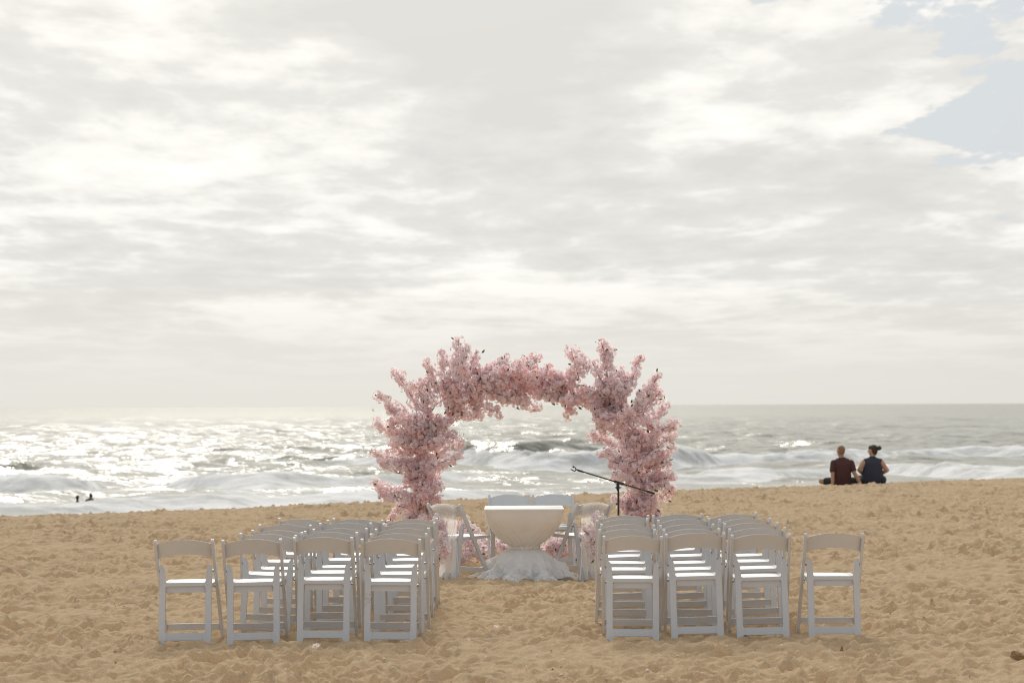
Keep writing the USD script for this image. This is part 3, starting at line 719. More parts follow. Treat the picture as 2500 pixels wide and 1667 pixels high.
# blossom laid on the sand inside the arch
def zz(zx, zy, dy): return at(1000 + zx / 4.704, 1180 + zy / 4.704, dy)
fl = thing('ground_flowers', 'bank of pink blossom lying on the sand behind the chair on the swimmers side', 'flower arrangement', (zz(720, 860, 26.2)[0], 26.2, 0))
ob = np.array([zz(720, 860, 26.2)[0], 26.2, 0])
for x0, y0, x1, y1, r in ((560, 760, 520, 420, .06), (600, 700, 640, 380, .05), (640, 740, 680, 440, .06), (690, 740, 770, 520, .055), (760, 760, 830, 590, .05), (700, 800, 560, 780, .07), (800, 800, 640, 820, .07), (840, 780, 900, 650, .06), (900, 800, 780, 720, .07),
                          (500, 820, 600, 840, .06), (880, 840, 760, 840, .06), (980, 800, 900, 810, .06), (1000, 790, 1020, 670, .055), (1060, 780, 1100, 690, .055), (1080, 760, 1150, 720, .05), (520, 700, 470, 760, .06), (580, 640, 500, 600, .06), (960, 760, 1000, 720, .05), (470, 840, 540, 820, .05)):
    d_ = 26.2 + rng.normal(0, .12)
    a, b = zz(x0, y0, d_), zz(x1, y1, d_ + rng.normal(0, .1))
    a[2] = max(a[2], .05); b[2] = max(b[2], .05)
    spray(fl, a, b, r, r * .85, leaf=1, warm=.10, origin=ob, size=.026, dark=.6)
ob = np.array([zz(1700, 820, 26.1)[0], 26.1, 0])
fl = thing('ground_flowers', 'low bank of pink blossom on the sand between the table and the microphone stand', 'flower arrangement', ob)
for x0, y0, x1, y1, r in ((1560, 790, 1640, 610, .06), (1600, 800, 1690, 590, .05), (1680, 800, 1560, 700, .07), (1700, 790, 1790, 580, .035), (1760, 800, 1640, 760, .07), (1800, 800, 1720, 700, .07), (1850, 790, 1800, 680, .06), (1930, 800, 1860, 720, .06), (1560, 780, 1500, 720, .06), (1990, 800, 1920, 760, .06), (2060, 790, 1980, 740, .07), (1640, 820, 1800, 820, .05), (1540, 810, 1640, 815, .05), (2130, 800, 2060, 720, .07), (2010, 830, 1900, 810, .05)):
    d_ = 26.1 + rng.normal(0, .12)
    a, b = zz(x0, y0, d_), zz(x1, y1, d_ + rng.normal(0, .1))
    a[2] = max(a[2], .05); b[2] = max(b[2], .05)
    spray(fl, a, b, r, r * .85, leaf=1, warm=.20, origin=ob, size=.027, dark=.75)

# ------------------------------------------------------------------ tulle: sashes, garlands, table drape
def tulle(name, col, solid, through=.42):
    return P2(name, {
        'tc': ('texture_coordinate', {}),
        'n': ('noise_texture', {'scale': 14.0, 'detail': 4, 'roughness': .6}),
        'mr': ('map_range', {'range_type': 'linear', 'from_min': .3, 'from_max': .7, 'to_min': solid - .1, 'to_max': solid + .1, 'clamp': True}),
        'd': ('principled_bsdf', {'base_color': col, 'roughness': .75, 'specular_ior_level': .15}),
        'tr': ('translucent_bsdf', {'color': col}),
        'c': ('mix_closure', {'fac': through}),
        'e': ('transparent_bsdf', {}),
        'x': ('mix_closure', {})},
        [('tc.object', 'n.vector'), ('n.fac', 'mr.value'), ('d.BSDF', 'c.closure1'), ('tr.BSDF', 'c.closure2'), ('mr.result', 'x.fac'), ('e.BSDF', 'x.closure1'), ('c.closure', 'x.closure2')], surface='x.closure')
tulle_look = tulle('white_tulle', (.96, .95, .93), .58, .5)
sash_tail = tulle('sash_tail_tulle', (.97, .96, .945), .85, .35)
drape_look = tulle('table_tulle', (.97, .94, .895), .95, .3)
skirt_look = tulle('skirt_tulle', (.985, .97, .945), .90, .3)
for i, (loc, ya, side) in enumerate(SASH):
    word = 'the swimmers side' if side > 0 else 'the microphone side'
    t = thing('chair_sash', f'white tulle sash over the turned chair on {word} of the table', 'chair sash', loc, (0, 0, math.degrees(ya)), 'tulle sashes on the turned chairs')
    nu, nv = 61, 44
    u = np.linspace(-1, 1, nu)
    shift = .085 * side
    rows = []
    zs = list(np.linspace(.768, .44, 24)) + list(np.linspace(.425, .02, 20))
    for k, z in enumerate(zs):
        if z > .44:
            q = (.775 - z) / .335; w = .165 * (1 - q) ** 1.15 + .045 * q; back = -.026 - .035 * math.sin(q * PI * .5)
            amp = .0015 + .010 * q; fr_ = 15
            top_arch = .0 if q > .25 else 1 - q * 4
        else:
            q = (.44 - z) / .42; w = .045 + .085 * q ** .8; back = -.061 - .05 * math.sin(q * PI * .6); amp = .014 + .022 * q; fr_ = 9; top_arch = 0
        ph = 1.3 * i
        yb = (line_y(z) if z > .6 else line_y(.6)) * (1.0 if z > .6 else 1.0) - .012 if z > .44 else line_y(.6) - .012
        row = np.stack([u * w + shift * min(1, (.775 - z) / .33), yb + back - .016 * (1 - u ** 2) * top_arch + amp * np.sin(fr_ * u + ph) + .4 * amp * np.sin(23 * u + 2 + 3 * ph + z * 4), z - (.034 * u ** 2) * top_arch + 0 * u], -1)
        rows.append(row)
    # over the top edge and a little way down the front
    top0 = rows[0].copy()
    front = [top0 + np.array([0, .045, -.05]), top0 + np.array([0, .04, -.015]), top0 + np.array([0, .025, .0]), top0 + np.array([0, .010, .001])]
    obj('fan', sheet(np.array(front + rows[:25])), tulle_look, t, smooth=True)
    obj('tail', sheet(np.array(rows[24:])), sash_tail, t, smooth=True)
    g = thing('flower_garland', f'pink blossom garland hanging down the tulle sash on {word} of the table', 'garland', loc, (0, 0, math.degrees(ya)), 'garlands tied to the sashes')
    if side > 0:
        segs = [((-.06, -.05, .64), (.05, -.07, .57), .035), ((.0, -.07, .60), (.07, -.10, .42), .045), ((.04, -.09, .50), (.10, -.10, .30), .045), ((.06, -.10, .40), (.06, -.11, .23), .04), ((.02, -.09, .45), (.03, -.10, .28), .045)]
    else:
        segs = [((-.01, -.07, .65), (.02, -.08, .48), .04), ((-.19, -.09, .50), (-.08, -.10, .42), .055), ((-.17, -.10, .44), (-.04, -.11, .34), .06), ((-.11, -.10, .40), (-.05, -.11, .27), .055), ((-.08, -.11, .30), (-.02, -.11, .19), .045), ((-.01, -.09, .48), (.01, -.10, .30), .05)]
    for a, b, r in segs:
        spray(g, a, b, r, r * .8, leaf=1, warm=.04, size=.030, per=7, dark=.85, bend=.015, name='blossom_strand')

TC = on(1281, 1408, 0.0); TY = 23.95; TX = (at(1279.5, 1240, 23.6)[0])
table = thing('ceremony_table', 'square table standing under the white tulle drape in front of the arch', 'table', (TX, TY, 0))
wood = plain('pale_board', (.62, .58, .52), .6)
obj('tabletop', bx(-.375, .375, -.375, .375, .690, .712), wood, table)
obj('pedestal', tube([(0, 0, .03), (0, 0, .69)], .03, 14), wood, table)
for a in (0, PI / 2):
    c, s_ = math.cos(a), math.sin(a)
    obj('foot', tube([(-.26 * c, -.26 * s_, .022 + .001 * a), (.26 * c, .26 * s_, .022 + .001 * a)], .02, 8), dark_metal, table)
cloth = thing('table_drape', 'white tulle drape gathered at the waist over the square table, ruffled on the sand', 'tablecloth', (TX, TY, 0))
# top and the taut upper part: square that closes to a tied waist
def sq(th, r, e):                # superellipse
    c, s_ = np.cos(th), np.sin(th)
    return np.stack([np.sign(c) * np.abs(c) ** (2 / e) * r, np.sign(s_) * np.abs(s_) ** (2 / e) * r], -1)
th = np.linspace(0, 2 * PI, 145)
half_w = [(.717, .30, 40), (.7185, .384, 40), (.7165, .389, 40), (.707, .390, 38), (.702, .388, 32), (.665, .384, 12), (.62, .379, 8), (.58, .366, 6), (.54, .346, 5), (.50, .320, 4), (.46, .288, 3.2), (.42, .252, 2.6), (.39, .215, 2.3), (.365, .178, 2.1), (.345, .150, 2), (.332, .132, 2)]
rows = []
for z, r, e in half_w:
    q = sq(th, r, e); k = np.clip((.68 - z) / .3, 0, 1)
    fold = (.0035 * np.sin(31 * th + 2 * np.sin(3 * th)) + .003 * np.sin(53 * th + 1)) * k
    if z < .45: fold = fold * 1.7
    q = q * (1 + fold[:, None] / max(r, .1))
    rows.append(np.stack([q[:, 0], q[:, 1], np.full(len(th), z)], -1))
rows[0][:, :2] = rows[0][:, :2] * 0.02
obj('top_sheet', sheet(np.array(rows[:4])), P2('cotton_look', {'p': ('principled_bsdf', {'base_color': (.82, .81, .79), 'roughness': .8})}), cloth, smooth=35)
obj('bodice', sheet(np.array(rows[3:])), drape_look, cloth, smooth=True)
obj('tie_band', sheet(np.array([np.stack([(.128 + dr + .004 * np.sin(19 * th + 5 * zq)) * np.cos(th), (.128 + dr + .004 * np.sin(23 * th)) * np.sin(th), np.full(len(th), zq)], -1) for zq, dr in ((.345, .0), (.338, .012), (.325, .014), (.312, .013), (.305, .001))])), drape_look, cloth, smooth=True)
for layer in range(2):
    rows = []
    zs = np.linspace(.315, .012, 26)
    ph = rng.uniform(0, 6, 6)
    for z in zs:
        q = (.315 - z) / .303
        r = .118 + (.29 + .04 * layer) * q ** (.50 + .06 * layer)
        w = r * (1 + q * ((.10 * np.sin(5 * th + ph[0]) + .12 * np.sin(9 * th + ph[1] + 2 * q)) + .10 * np.sin(17 * th + ph[2] + 3 * q) + .05 * np.sin(29 * th + ph[3] + 6 * q)))
        nzv = meshkit.fbm(np.stack([np.cos(th) * w * 9 + layer * 7, np.sin(th) * w * 9, np.full(len(th), z * 12)], -1), 4, 3 + layer) - .5
        w = w + .22 * q * nzv
        zz_ = z + .17 * q * (1 - .55 * q) * nzv + (.03 * (1 + np.sin(13 * th + ph[4])) * max(0, q - .75) * 2)
        rows.append(np.stack([w * np.cos(th), w * np.sin(th) * .9, np.maximum(zz_, .004 + .003 * layer)], -1))
    obj('skirt_layer', sheet(np.array(rows)), skirt_look, cloth, smooth=True)
# crumpled ends of the tulle lying on the sand
for (zx0, zx1, dep, hgt, oy) in ((1060, 1300, .16, .085, -.50), (850, 1060, .16, .07, -.27), (1420, 1700, .16, .07, -.36), (1680, 1960, .14, .06, -.02)):
    x0, x1 = (zz(zx0, 1080, TY + oy)[0] - TX), (zz(zx1, 1080, TY + oy)[0] - TX)
    U, Vv = np.meshgrid(np.linspace(0, 1, 46), np.linspace(-1, 1, 30))
    nn_ = meshkit.fbm(np.stack([U * 7 + zx0, Vv * 4, 0 * U], -1), 4, 5)
    n2_ = meshkit.fbm(np.stack([U * 9 + zx0, Vv * 5, 0 * U + 3], -1), 3, 8) - .5
    prof = np.sqrt(np.clip(1 - Vv ** 2, 0, 1)) * np.clip(np.sin(U * PI), 0, 1) ** .5
    P = np.stack([x0 + (x1 - x0) * U + .05 * n2_, oy + dep * Vv * (.6 + .8 * nn_), .004 + hgt * prof * (.35 + 1.3 * nn_)], -1)
    obj('train', sheet(P), skirt_look, cloth, smooth=True)

# ------------------------------------------------------------------ microphone stand
MY = 25.0
black = plain('black_plastic', (.018, .018, .019), .5)
piv = at(1509.6, 1179, MY); mb = np.array([piv[0], MY, ground(piv[0], MY)])
mic = thing('microphone_stand', 'black boom microphone stand without a microphone, in front of the arch', 'microphone stand', mb)
L = lambda px, py: at(px, py, MY) - mb
p0, p1 = L(1508.6, 1185), L(1508.2, 1262)
low = np.array([0, 0, .10])
obj('lower_tube', tube([low, [0, 0, p1[2] + .24]], .011, 12), black, mic)
obj('upper_tube', tube([[0, 0, p1[2] + .10], [0, 0, p0[2] - .02]], .0085, 12), black, mic)
obj('sleeve', tube([[0, 0, p1[2] + .22], [0, 0, p0[2] - .10], [0, 0, p0[2] - .06]], [.0115, .0115, .0095], 12), black, mic)
c0, c1 = L(1411, 1147.5), L(1597, 1204)
ax = unit(c1 - c0)
obj('boom', tube([c0, c1], .0072, 10), black, mic)
obj('clutch', cat([tube([L(1499, 1174), L(1523, 1181.5)], .0135, 12), tube([p0 + [0, 0, -.055], p0 + [0, 0, -.03], p0 + [0, 0, .02]], [.009, .018, .016], 12)]), black, mic, smooth=30)
obj('knob', cat([tube([p0 + [-.03, 0, -.02], p0 + [.035, 0, -.02]], .006, 8), tube([p0 + [.0, -.045, 0], p0 + [0, 0, 0]], .012, 10)]), black, mic)
obj('counterweight', tube([c1 - ax * .075, c1 + ax * .006], .0115, 12), black, mic)
obj('boom_collar', tube([c0 - ax * .005, c0 + ax * .05], .0105, 12), black, mic)
cl = L(1405.5, 1145)
ring = [cl + np.array([.013 * math.cos(a) - .012, 0, .019 * math.sin(a)]) for a in np.linspace(-1.9, 1.9, 13)]
obj('clip', cat([tube(ring, .0055, 8), tube([cl, c0], .007, 8), tube([ring[0], ring[0] + [-.035, 0, .018]], .006, 8), tube([ring[-1], ring[-1] + [-.015, 0, .012]], .009, 8)]), black, mic)
for a in (.5, .5 + 2 * PI / 3, .5 + 4 * PI / 3):
    lg = obj('leg', tube([[0, 0, .14], [.30 * math.cos(a), .30 * math.sin(a), .015]], .008, 8), black, mic)
    obj('rubber_foot', tube([[.28 * math.cos(a), .28 * math.sin(a), .023], [.325 * math.cos(a), .325 * math.sin(a), .006]], .012, 8), black, lg)

# ------------------------------------------------------------------ people
def body_of(chains, el=.012, it=14):
    parts = []
    for ch in chains:
        for (p, r), (q, s_) in zip(ch[:-1], ch[1:]):
            a = m3.Manifold.sphere(r, 20).translate(list(map(float, p))); b = m3.Manifold.sphere(s_, 20).translate(list(map(float, q)))
            parts.append(m3.Manifold.batch_hull([a, b]))
    m = m3.Manifold.batch_boolean(parts, m3.OpType.Add).refine_to_length(el).to_mesh()
    t = trimesh.Trimesh(m.vert_properties[:, :3], m.tri_verts)
    trimesh.smoothing.filter_taubin(t, iterations=it)
    return t
def ell(c, r, n=3):
    t = trimesh.creation.icosphere(n, 1.0); t.apply_scale(r); t.apply_translation(c); return t
def hand(wrist, d, up_, s=1.0, side=1):
    """Palm and five unequal, slightly bent fingers; d points along the hand."""
    d, up_ = unit(d), unit(up_); w = unit(np.cross(d, up_)) * side; wrist = np.asarray(wrist, float)
    pal = wrist + d * .085 * s
    ch = [[(wrist, .026 * s), (wrist + d * .04 * s + w * .012 * s, .024 * s), (pal + w * .02 * s, .018 * s)], [(wrist + d * .04 * s, .022 * s), (pal - w * .024 * s, .017 * s)]]
    for k, (o, ln) in enumerate(((.030, .066), (.010, .076), (-.010, .070), (-.029, .054))):
        b = pal + w * o * s
        ch.append([(b - d * .02 * s, .011 * s), (b + d * ln * .5 * s, .009 * s), (b + d * ln * .95 * s - up_ * .018 * s, .0075 * s)])
    tb = wrist + d * .03 * s + w * .026 * s
    ch.append([(tb, .014 * s), (tb + d * .03 * s + w * .03 * s, .011 * s), (tb + d * .06 * s + w * .035 * s, .009 * s)])
    return ch
skin1 = plain('tanned_skin', (.36, .20, .12), .6)
skin2 = plain('warm_skin', (.42, .24, .155), .6)
maroon = plain('maroon_cotton', (.055, .018, .016), .9)
navy = plain('navy_cotton', (.026, .028, .045), .9)
dark_cloth = plain('dark_shorts', (.012, .016, .018), .9)
hair_look = plain('dark_brown_hair', (.035, .022, .012), .7)
grey_hair = plain('cropped_hair', (.20, .115, .07), .8)

def head_chain(c, r=.078, yaw=0.0):
    c = np.asarray(c, float); f = np.array([-math.sin(yaw), math.cos(yaw), 0])
    return [[(c + [0, 0, .035] - f * .018, r * 1.08), (c + [0, 0, -.02] + f * .012, r * .95), (c + [0, 0, -.085] + f * .035, r * .55)],
            [(c + f * .088 + [0, 0, .0], .012), (c + f * .108 + [0, 0, -.028], .014)],                                    # nose
            [(c + f * .078 + [0, 0, -.062], .017), (c + f * .086 + [0, 0, -.066], .012)]]                                  # mouth
def ears(c, yaw):
    s = np.array([math.cos(yaw), math.sin(yaw), 0]); c = np.asarray(c, float)
    return [[(c + s * k * .078 + [0, 0, .01], .014), (c + s * k * .086 + [0, 0, -.018], .011)] for k in (-1, 1)]
def eyes(parent, c, yaw):
    f = np.array([-math.sin(yaw), math.cos(yaw), 0]); s = np.array([math.cos(yaw), math.sin(yaw), 0]); c = np.asarray(c, float)
    obj('eyes', cat([ell(c + f * .076 + s * k * .032 + [0, 0, .008], (.011, .011, .008), 2) for k in (-1, 1)]), black, parent)

# the man: cross-legged, leaning back on straight arms
mp = at(2057, 1187, 54.0)
gz = ground(mp[0], mp[1])
man = thing('person', 'person with cropped hair in a maroon t-shirt sitting on sand, leaning on both arms', 'person', (mp[0], mp[1], gz), (0, 0, 2))
hy, hc = .35, np.array([-.03, .02, .80])
A = lambda *v: np.array(v, float)
sk = [[(A(0, .0, .12), .13), (A(0, -.01, .30), .135), (A(0, .0, .46), .14), (A(0, .01, .56), .10)],
      [(A(-.005, .012, .58), .06), (A(-.02, .015, .72), .055)]] + head_chain(hc, .083, hy) + ears(hc, hy)
sk += [[(A(-.20, -.005, .53), .062), (A(-.235, -.09, .30), .046), (A(-.245, -.15, .08), .034)], [(A(.20, -.005, .53), .062), (A(.25, -.10, .32), .046), (A(.37, -.17, .08), .034)]]
sk += hand(A(-.245, -.16, .06), A(-.15, -.9, -.28), A(0, 0, 1), 1.0, 1) + hand(A(.375, -.175, .06), A(.4, -.85, -.28), A(0, 0, 1), 1.0, -1)
sk += [[(A(-.10, .05, .11), .10), (A(-.43, .24, .13), .065), (A(-.12, .47, .07), .048), (A(.02, .50, .05), .04)], [(A(.10, .05, .11), .10), (A(.42, .26, .14), .065), (A(.10, .38, .08), .048), (A(-.06, .42, .06), .04)]]
b_ = obj('body', body_of(sk), skin1, man, smooth=True)
obj('shirt', body_of([[(A(-.06, -.01, .09), .135), (A(-.06, -.012, .30), .135), (A(-.07, .0, .47), .135), (A(-.10, .005, .56), .085)], [(A(.06, -.01, .09), .135), (A(.06, -.012, .30), .135), (A(.07, .0, .47), .135), (A(.10, .005, .56), .085)],
                      [(A(0, -.008, .09), .15), (A(0, -.016, .30), .155), (A(0, -.004, .46), .16), (A(0, .008, .56), .115)], [(A(-.05, .012, .60), .068), (A(.05, .012, .60), .068)], [(A(-.195, -.005, .54), .073), (A(-.232, -.065, .375), .068)], [(A(.195, -.005, .54), .073), (A(.235, -.07, .385), .068)], [(A(-.19, 0, .53), .075), (A(.19, 0, .53), .075)]]), maroon, man, smooth=True)
obj('shorts', body_of([[(A(-.08, .02, .10), .125), (A(-.33, .185, .125), .088)], [(A(.08, .02, .10), .125), (A(.34, .20, .13), .088)], [(A(-.08, .02, .11), .13), (A(.08, .02, .11), .13)]]), dark_cloth, man, smooth=True)
cap = body_of([[(hc + [0, 0, .043] - A(-math.sin(hy), math.cos(hy), 0) * .022, .088), (hc + [0, 0, .0] - A(-math.sin(hy), math.cos(hy), 0) * .03, .08)]])
obj('hair', cap, grey_hair, man, smooth=True)
eyes(man, hc, hy)
gl = np.array([-math.sin(hy), math.cos(hy), 0]); gs = np.array([math.cos(hy), math.sin(hy), 0])
obj('glasses', cat([tube([hc + gs * k * .085 + [0, 0, .012] - gl * .01, hc + gs * k * .070 + [0, 0, .012] + gl * .07, hc + gs * k * .012 + [0, 0, .010] + gl * .098], .004, 6) for k in (-1, 1)]), black, man)
# the woman
wp = at(2131, 1186, 54.2)
woman = thing('person', 'person with a dark hair bun in a navy sleeveless top sitting, hands on hips', 'person', (wp[0], wp[1], ground(wp[0], wp[1])), (0, 0, 0))
hy, hc = 1.05, np.array([.005, .03, .80])
sk = [[(A(0, 0, .13), .16), (A(0, .0, .32), .15), (A(0, .01, .48), .14), (A(0, .015, .57), .10)], [(A(0, .015, .58), .062), (A(.005, .02, .72), .057)]] + head_chain(hc, .080, hy) + ears(hc, hy)
sk += [[(A(-.185, .0, .54), .068), (A(-.305, -.04, .37), .052), (A(-.20, .13, .27), .036)], [(A(.185, .0, .54), .066), (A(.315, -.02, .36), .050), (A(.20, .13, .27), .036)]]
sk += hand(A(-.20, .14, .265), A(.7, .6, -.2), A(0, 0, 1), .95, 1) + hand(A(.20, .14, .265), A(-.7, .6, -.2), A(0, 0, 1), .95, -1)
sk += [[(A(-.11, .05, .12), .115), (A(-.30, .36, .14), .075), (A(.02, .50, .07), .05), (A(.12, .52, .05), .04)], [(A(.11, .05, .12), .115), (A(.28, .38, .14), .075), (A(-.02, .42, .08), .05), (A(-.14, .44, .06), .04)]]
obj('body', body_of(sk), skin2, woman, smooth=True)
obj('top', body_of([[(A(-.09, .0, .14), .155), (A(-.085, .0, .32), .145), (A(-.07, .01, .48), .14), (A(-.09, .01, .56), .085)], [(A(.09, .0, .14), .155), (A(.085, .0, .32), .145), (A(.07, .01, .48), .14), (A(.09, .01, .56), .085)], [(A(0, .0, .13), .178), (A(0, -.004, .32), .172), (A(0, .006, .48), .16), (A(0, .012, .57), .118)], [(A(-.16, .0, .555), .07), (A(.16, .0, .555), .07)], [(A(-.05, .012, .60), .06), (A(.05, .012, .60), .06)]]), navy, woman, smooth=True)
obj('trousers', body_of([[(A(-.10, .03, .11), .15), (A(-.29, .34, .14), .095)], [(A(.10, .03, .11), .15), (A(.27, .36, .14), .095)], [(A(-.12, .0, .11), .145), (A(.15, .0, .11), .145)]]), dark_cloth, woman, smooth=True)
hf = np.array([-math.sin(hy), math.cos(hy), 0])
hr = obj('hair', body_of([[(hc + [0, 0, .045] - hf * .022, .092), (hc + [0, 0, .0] - hf * .040, .080), (hc + [0, 0, -.05] - hf * .045, .06)], [(hc + [0, 0, .05] - hf * .03, .085), (hc + [0, 0, .06] + hf * .035, .062)]]), hair_look, woman, smooth=True)
bun = ell((0, 0, 0), (.056, .056, .053), 3)
bun.vertices *= (1 + .22 * (meshkit.noise(bun.vertices * 45, 4) - .5))[:, None]
bun.apply_translation(hc + [0, 0, .055] - hf * .155)
obj('bun', cat([bun, tube([hc + [0, 0, .05] - hf * .10, hc + [0, 0, .055] - hf * .15], .035, 10)]), hair_look, hr, smooth=True)
eyes(woman, hc, hy)

# swimmers standing in the surf
wet = plain('wet_skin', (.10, .075, .055), .4)
for (px, py, dep, lab, hh) in ((189, 1214.5, 133, 'person in the surf up to the neck, only the head showing above the water', .0), (222, 1209.5, 131, 'person in the surf up to the waist, bending forward', .0)):
    q = at(px, py, dep); zh = q[2]
    t = thing('person', lab, 'person', (q[0], q[1], 0), (0, 0, 0), None)
    if px < 200:
        c = A(0, 0, zh); yaw = .6
        obj('body', body_of(head_chain(c, .085, yaw) + ears(c, yaw) + [[(c + [0, 0, -.20], .06), (c + [0, 0, -.05], .06)], [(c + [-.17, 0, -.30], .07), (c + [.17, 0, -.30], .07)], [(c + [0, 0, -.30], .13), (c + [0, 0, -.75], .13)],
            [(c + [-.20, 0, -.32], .055), (c + [-.32, .15, -.50], .042), (c + [-.25, .35, -.55], .034)], [(c + [.20, 0, -.32], .055), (c + [.32, .15, -.50], .042), (c + [.25, .35, -.55], .034)]], .02), wet, t, smooth=True)
        obj('hair', body_of([[(c + [0, -.02, .05], .095), (c + [0, -.04, .0], .085)]], .02), hair_look, t, smooth=True)
    else:
        c = A(0, 0, zh); yaw = -.5
        obj('body', body_of(head_chain(c, .085, yaw) + ears(c, yaw) + [[(c + [-.02, 0, -.14], .06), (c + [0, 0, -.05], .06)], [(c + [-.22, 0, -.24], .075), (c + [.08, .05, -.20], .07)], [(c + [-.06, 0, -.24], .13), (c + [-.16, 0, -.50], .15), (c + [-.18, 0, -1.0], .15)],
            [(c + [-.24, -.02, -.25], .06), (c + [-.34, .05, -.45], .045), (c + [-.36, .25, -.56], .036)], [(c + [.10, .03, -.22], .06), (c + [.10, .22, -.42], .045), (c + [.02, .40, -.52], .036)]], .02), wet, t, smooth=True)
        obj('hair', body_of([[(c + [0, -.02, .05], .096), (c + [0, -.04, .0], .086)]], .02), hair_look, t, smooth=True)
q = on(910.5, 1002.5, SEA_Z)
bu = cat([ell((0, 0, .25), (.9, .9, .75), 3), tube([(0, 0, .8), (0, 0, 2.0)], .18, 8)])
fb_ = obj('buoy', bu, plain('buoy_look', (.10, .10, .07), .6), None, smooth=40)
UsdGeom.Xformable(fb_).AddTranslateOp().Set(Gf.Vec3d(float(q[0]), float(q[1]), SEA_Z))
tag(fb_, 'tiny dark buoy far out on the water, just below the horizon', 'buoy')

# ------------------------------------------------------------------ small things on the sand
def lump_mesh(r, seed, h=1.0):
    t = trimesh.creation.icosphere(3, 1.0); t.apply_scale((r, r * .8, r * h))
    n_ = meshkit.fbm(t.vertices * 2.2 / r, 4, seed)
    t.vertices *= (1 + .75 * (n_ - .5))[:, None]
    return t
clod_look = P2('damp_sand', {'g': ('geometry', {}), 'n': ('noise_texture', {'scale': 90.0, 'detail': 4}), 'r': ('rgb_ramp', {'ramp': [(0.2, (.20, .125, .06)), (.8, (.34, .23, .125))]}), 'b': ('bump', {'strength': .8, 'distance': .006}), 'p': ('principled_bsdf', {'roughness': .95, 'specular_ior_level': .1})},
             [('g.position', 'n.vector'), ('n.fac', 'r.fac'), ('r.color', 'p.base_color'), ('n.fac', 'b.height'), ('b.normal', 'p.normal')])
for (px, py, r, h, lab) in ((2480, 1614, .040, 1.0, 'dark damp clod of sand lying near the edge of the picture below the lone chair'), ):
    q = on(px, py, 0); gz = ground(q[0], q[1])
    o = obj('sand_clod', cat([lump_mesh(r, 3, h), *[(lambda m: (m.apply_translation(v), m)[1])(lump_mesh(r * .5, 5 + k)) for k, v in enumerate(((r * 1.3, .01, -.01), (-.6 * r, -.03, -.02)))]]), clod_look, None, smooth=True)
    UsdGeom.Xformable(o).AddTranslateOp().Set(Gf.Vec3d(float(q[0]), float(q[1]), gz + r * .4)); tag(o, lab, 'sand clod')
q = on(2058, 1599, 0); gz = ground(q[0], q[1])
sp_ = cat([tube([(-.008, 0, -.02), (-.010, 0, .02), (-.006, 0, .05), (-.008, 0, .062)], [.022, .014, .008, .003], 7), tube([(.022, 0, -.02), (.026, 0, .015), (.028, 0, .038)], [.018, .012, .005], 7), *[(lambda m: (m.apply_translation(v), m)[1])(lump_mesh(.018, 9 + k)) for k, v in enumerate(((-.03, 0, 0), (.045, .01, 0), (.005, -.02, 0), (.01, .02, .004)))]])
sp_.vertices *= (1 + .12 * (meshkit.noise(sp_.vertices * 120, 2) - .5))[:, None]
o = obj('sand_stump', sp_, clod_look, None, smooth=True)
UsdGeom.Xformable(o).AddTranslateOp().Set(Gf.Vec3d(float(q[0]), float(q[1]), gz)); tag(o, 'small crumbling spike of damp sand in front of the lone chair below the couple', 'sand lump')
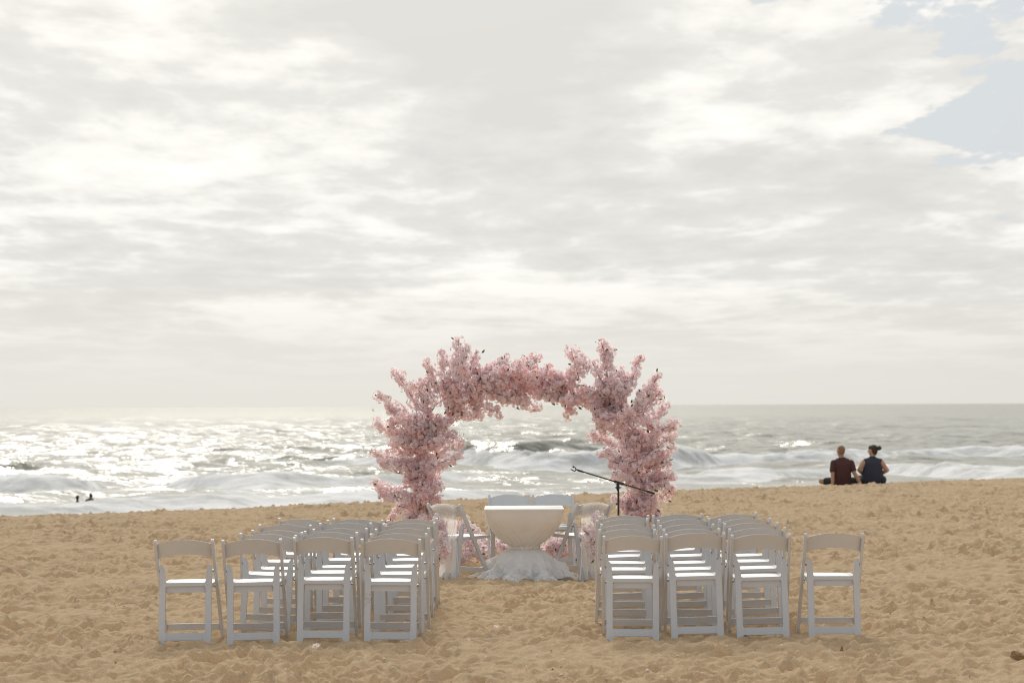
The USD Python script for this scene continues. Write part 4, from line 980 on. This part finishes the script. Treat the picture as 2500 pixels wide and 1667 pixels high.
# loose blossoms dropped on the sand
for (px, py, s_, lab) in ((770, 1597, .026, 'fallen pink blossom on the sand in front of the back row, below the middle column'), (1456, 1474, .030, 'fallen pink blossom lying beside the aisle chair on the microphone side'), (1209, 1549, .017, 'fallen white petal on the sand in the middle of the aisle')):
    q = on(px, py, 0); p_ = np.array([[0, 0, 0.0], [.02, .005, .0]]); nr = np.array([[.2, -.7, .7], [-.5, -.4, .8]])
    mesh, col = blossoms(p_, nr, np.array([s_, s_ * .8]), np.array([.12, .05]))
    o = obj('fallen_blossom', mesh, blossom_look, None, prim_var={'tint': col})
    UsdGeom.Xformable(o).AddTranslateOp().Set(Gf.Vec3d(float(q[0]), float(q[1]), ground(q[0], q[1]) + .012)); tag(o, lab, 'blossom', 'fallen blossoms')
def scraps(n, area, size, thick):
    v, f = [], []
    for k in range(n):
        x, y_ = area(); z = ground(x, y_) + .002
        a = rng.uniform(0, 2 * PI); s_ = size * rng.uniform(.5, 1.3); b = len(v)
        tl = rng.uniform(-.3, .6)
        for j in range(6):
            t_ = a + j * PI / 3; rr = s_ * rng.uniform(.6, 1.1)
            v.append([x + rr * math.cos(t_), y_ + rr * math.sin(t_) * .7, z + thick * rng.uniform(.4, 1.4) + tl * rr * math.sin(t_)])
        v.append([x, y_, z + thick * 2.2])
        f += [[b + j, b + (j + 1) % 6, b + 6] for j in range(6)]
    return trimesh.Trimesh(np.array(v), np.array(f), process=False)
def wide():
    y_ = 14 + 16 * rng.uniform() ** 1.5; return rng.uniform(-.215, .215) * y_, y_
def aisle():
    y_ = 14.5 + 9 * rng.uniform() ** 1.3; return rng.normal(.0, .55), y_
tag(obj('shell_fragments', scraps(420, wide, .0075, .003), plain('shell_look', (.74, .72, .68), .5)), 'tiny white shell fragments scattered over the sand', 'shells', None, 'stuff')
tag(obj('dark_grit', scraps(170, wide, .008, .004), plain('grit_look', (.05, .035, .022), .8)), 'tiny dark twig and grit specks scattered over the sand', 'grit', None, 'stuff')
tag(obj('petals', scraps(70, aisle, .013, .005), plain('petal_look', (.80, .60, .62), .7)), 'loose pink and white petals scattered along the aisle', 'petals', None, 'stuff')
tag(obj('red_petals', scraps(26, aisle, .010, .004), plain('red_petal_look', (.50, .10, .08), .7)), 'small dull red petals scattered along the aisle', 'petals', None, 'stuff')
q = on(327.5, 1423, 0)
o = obj('plastic_scrap', tube([(-.02, 0, .0), (0, .004, .006), (.022, .002, .001)], [.004, .007, .003], 6), plain('blue_plastic', (.06, .11, .42), .4), None)
UsdGeom.Xformable(o).AddTranslateOp().Set(Gf.Vec3d(float(q[0]), float(q[1]), ground(q[0], q[1]) + .008)); tag(o, 'small scrap of blue plastic on the sand beyond the lone chair on the swimmers side', 'scrap')
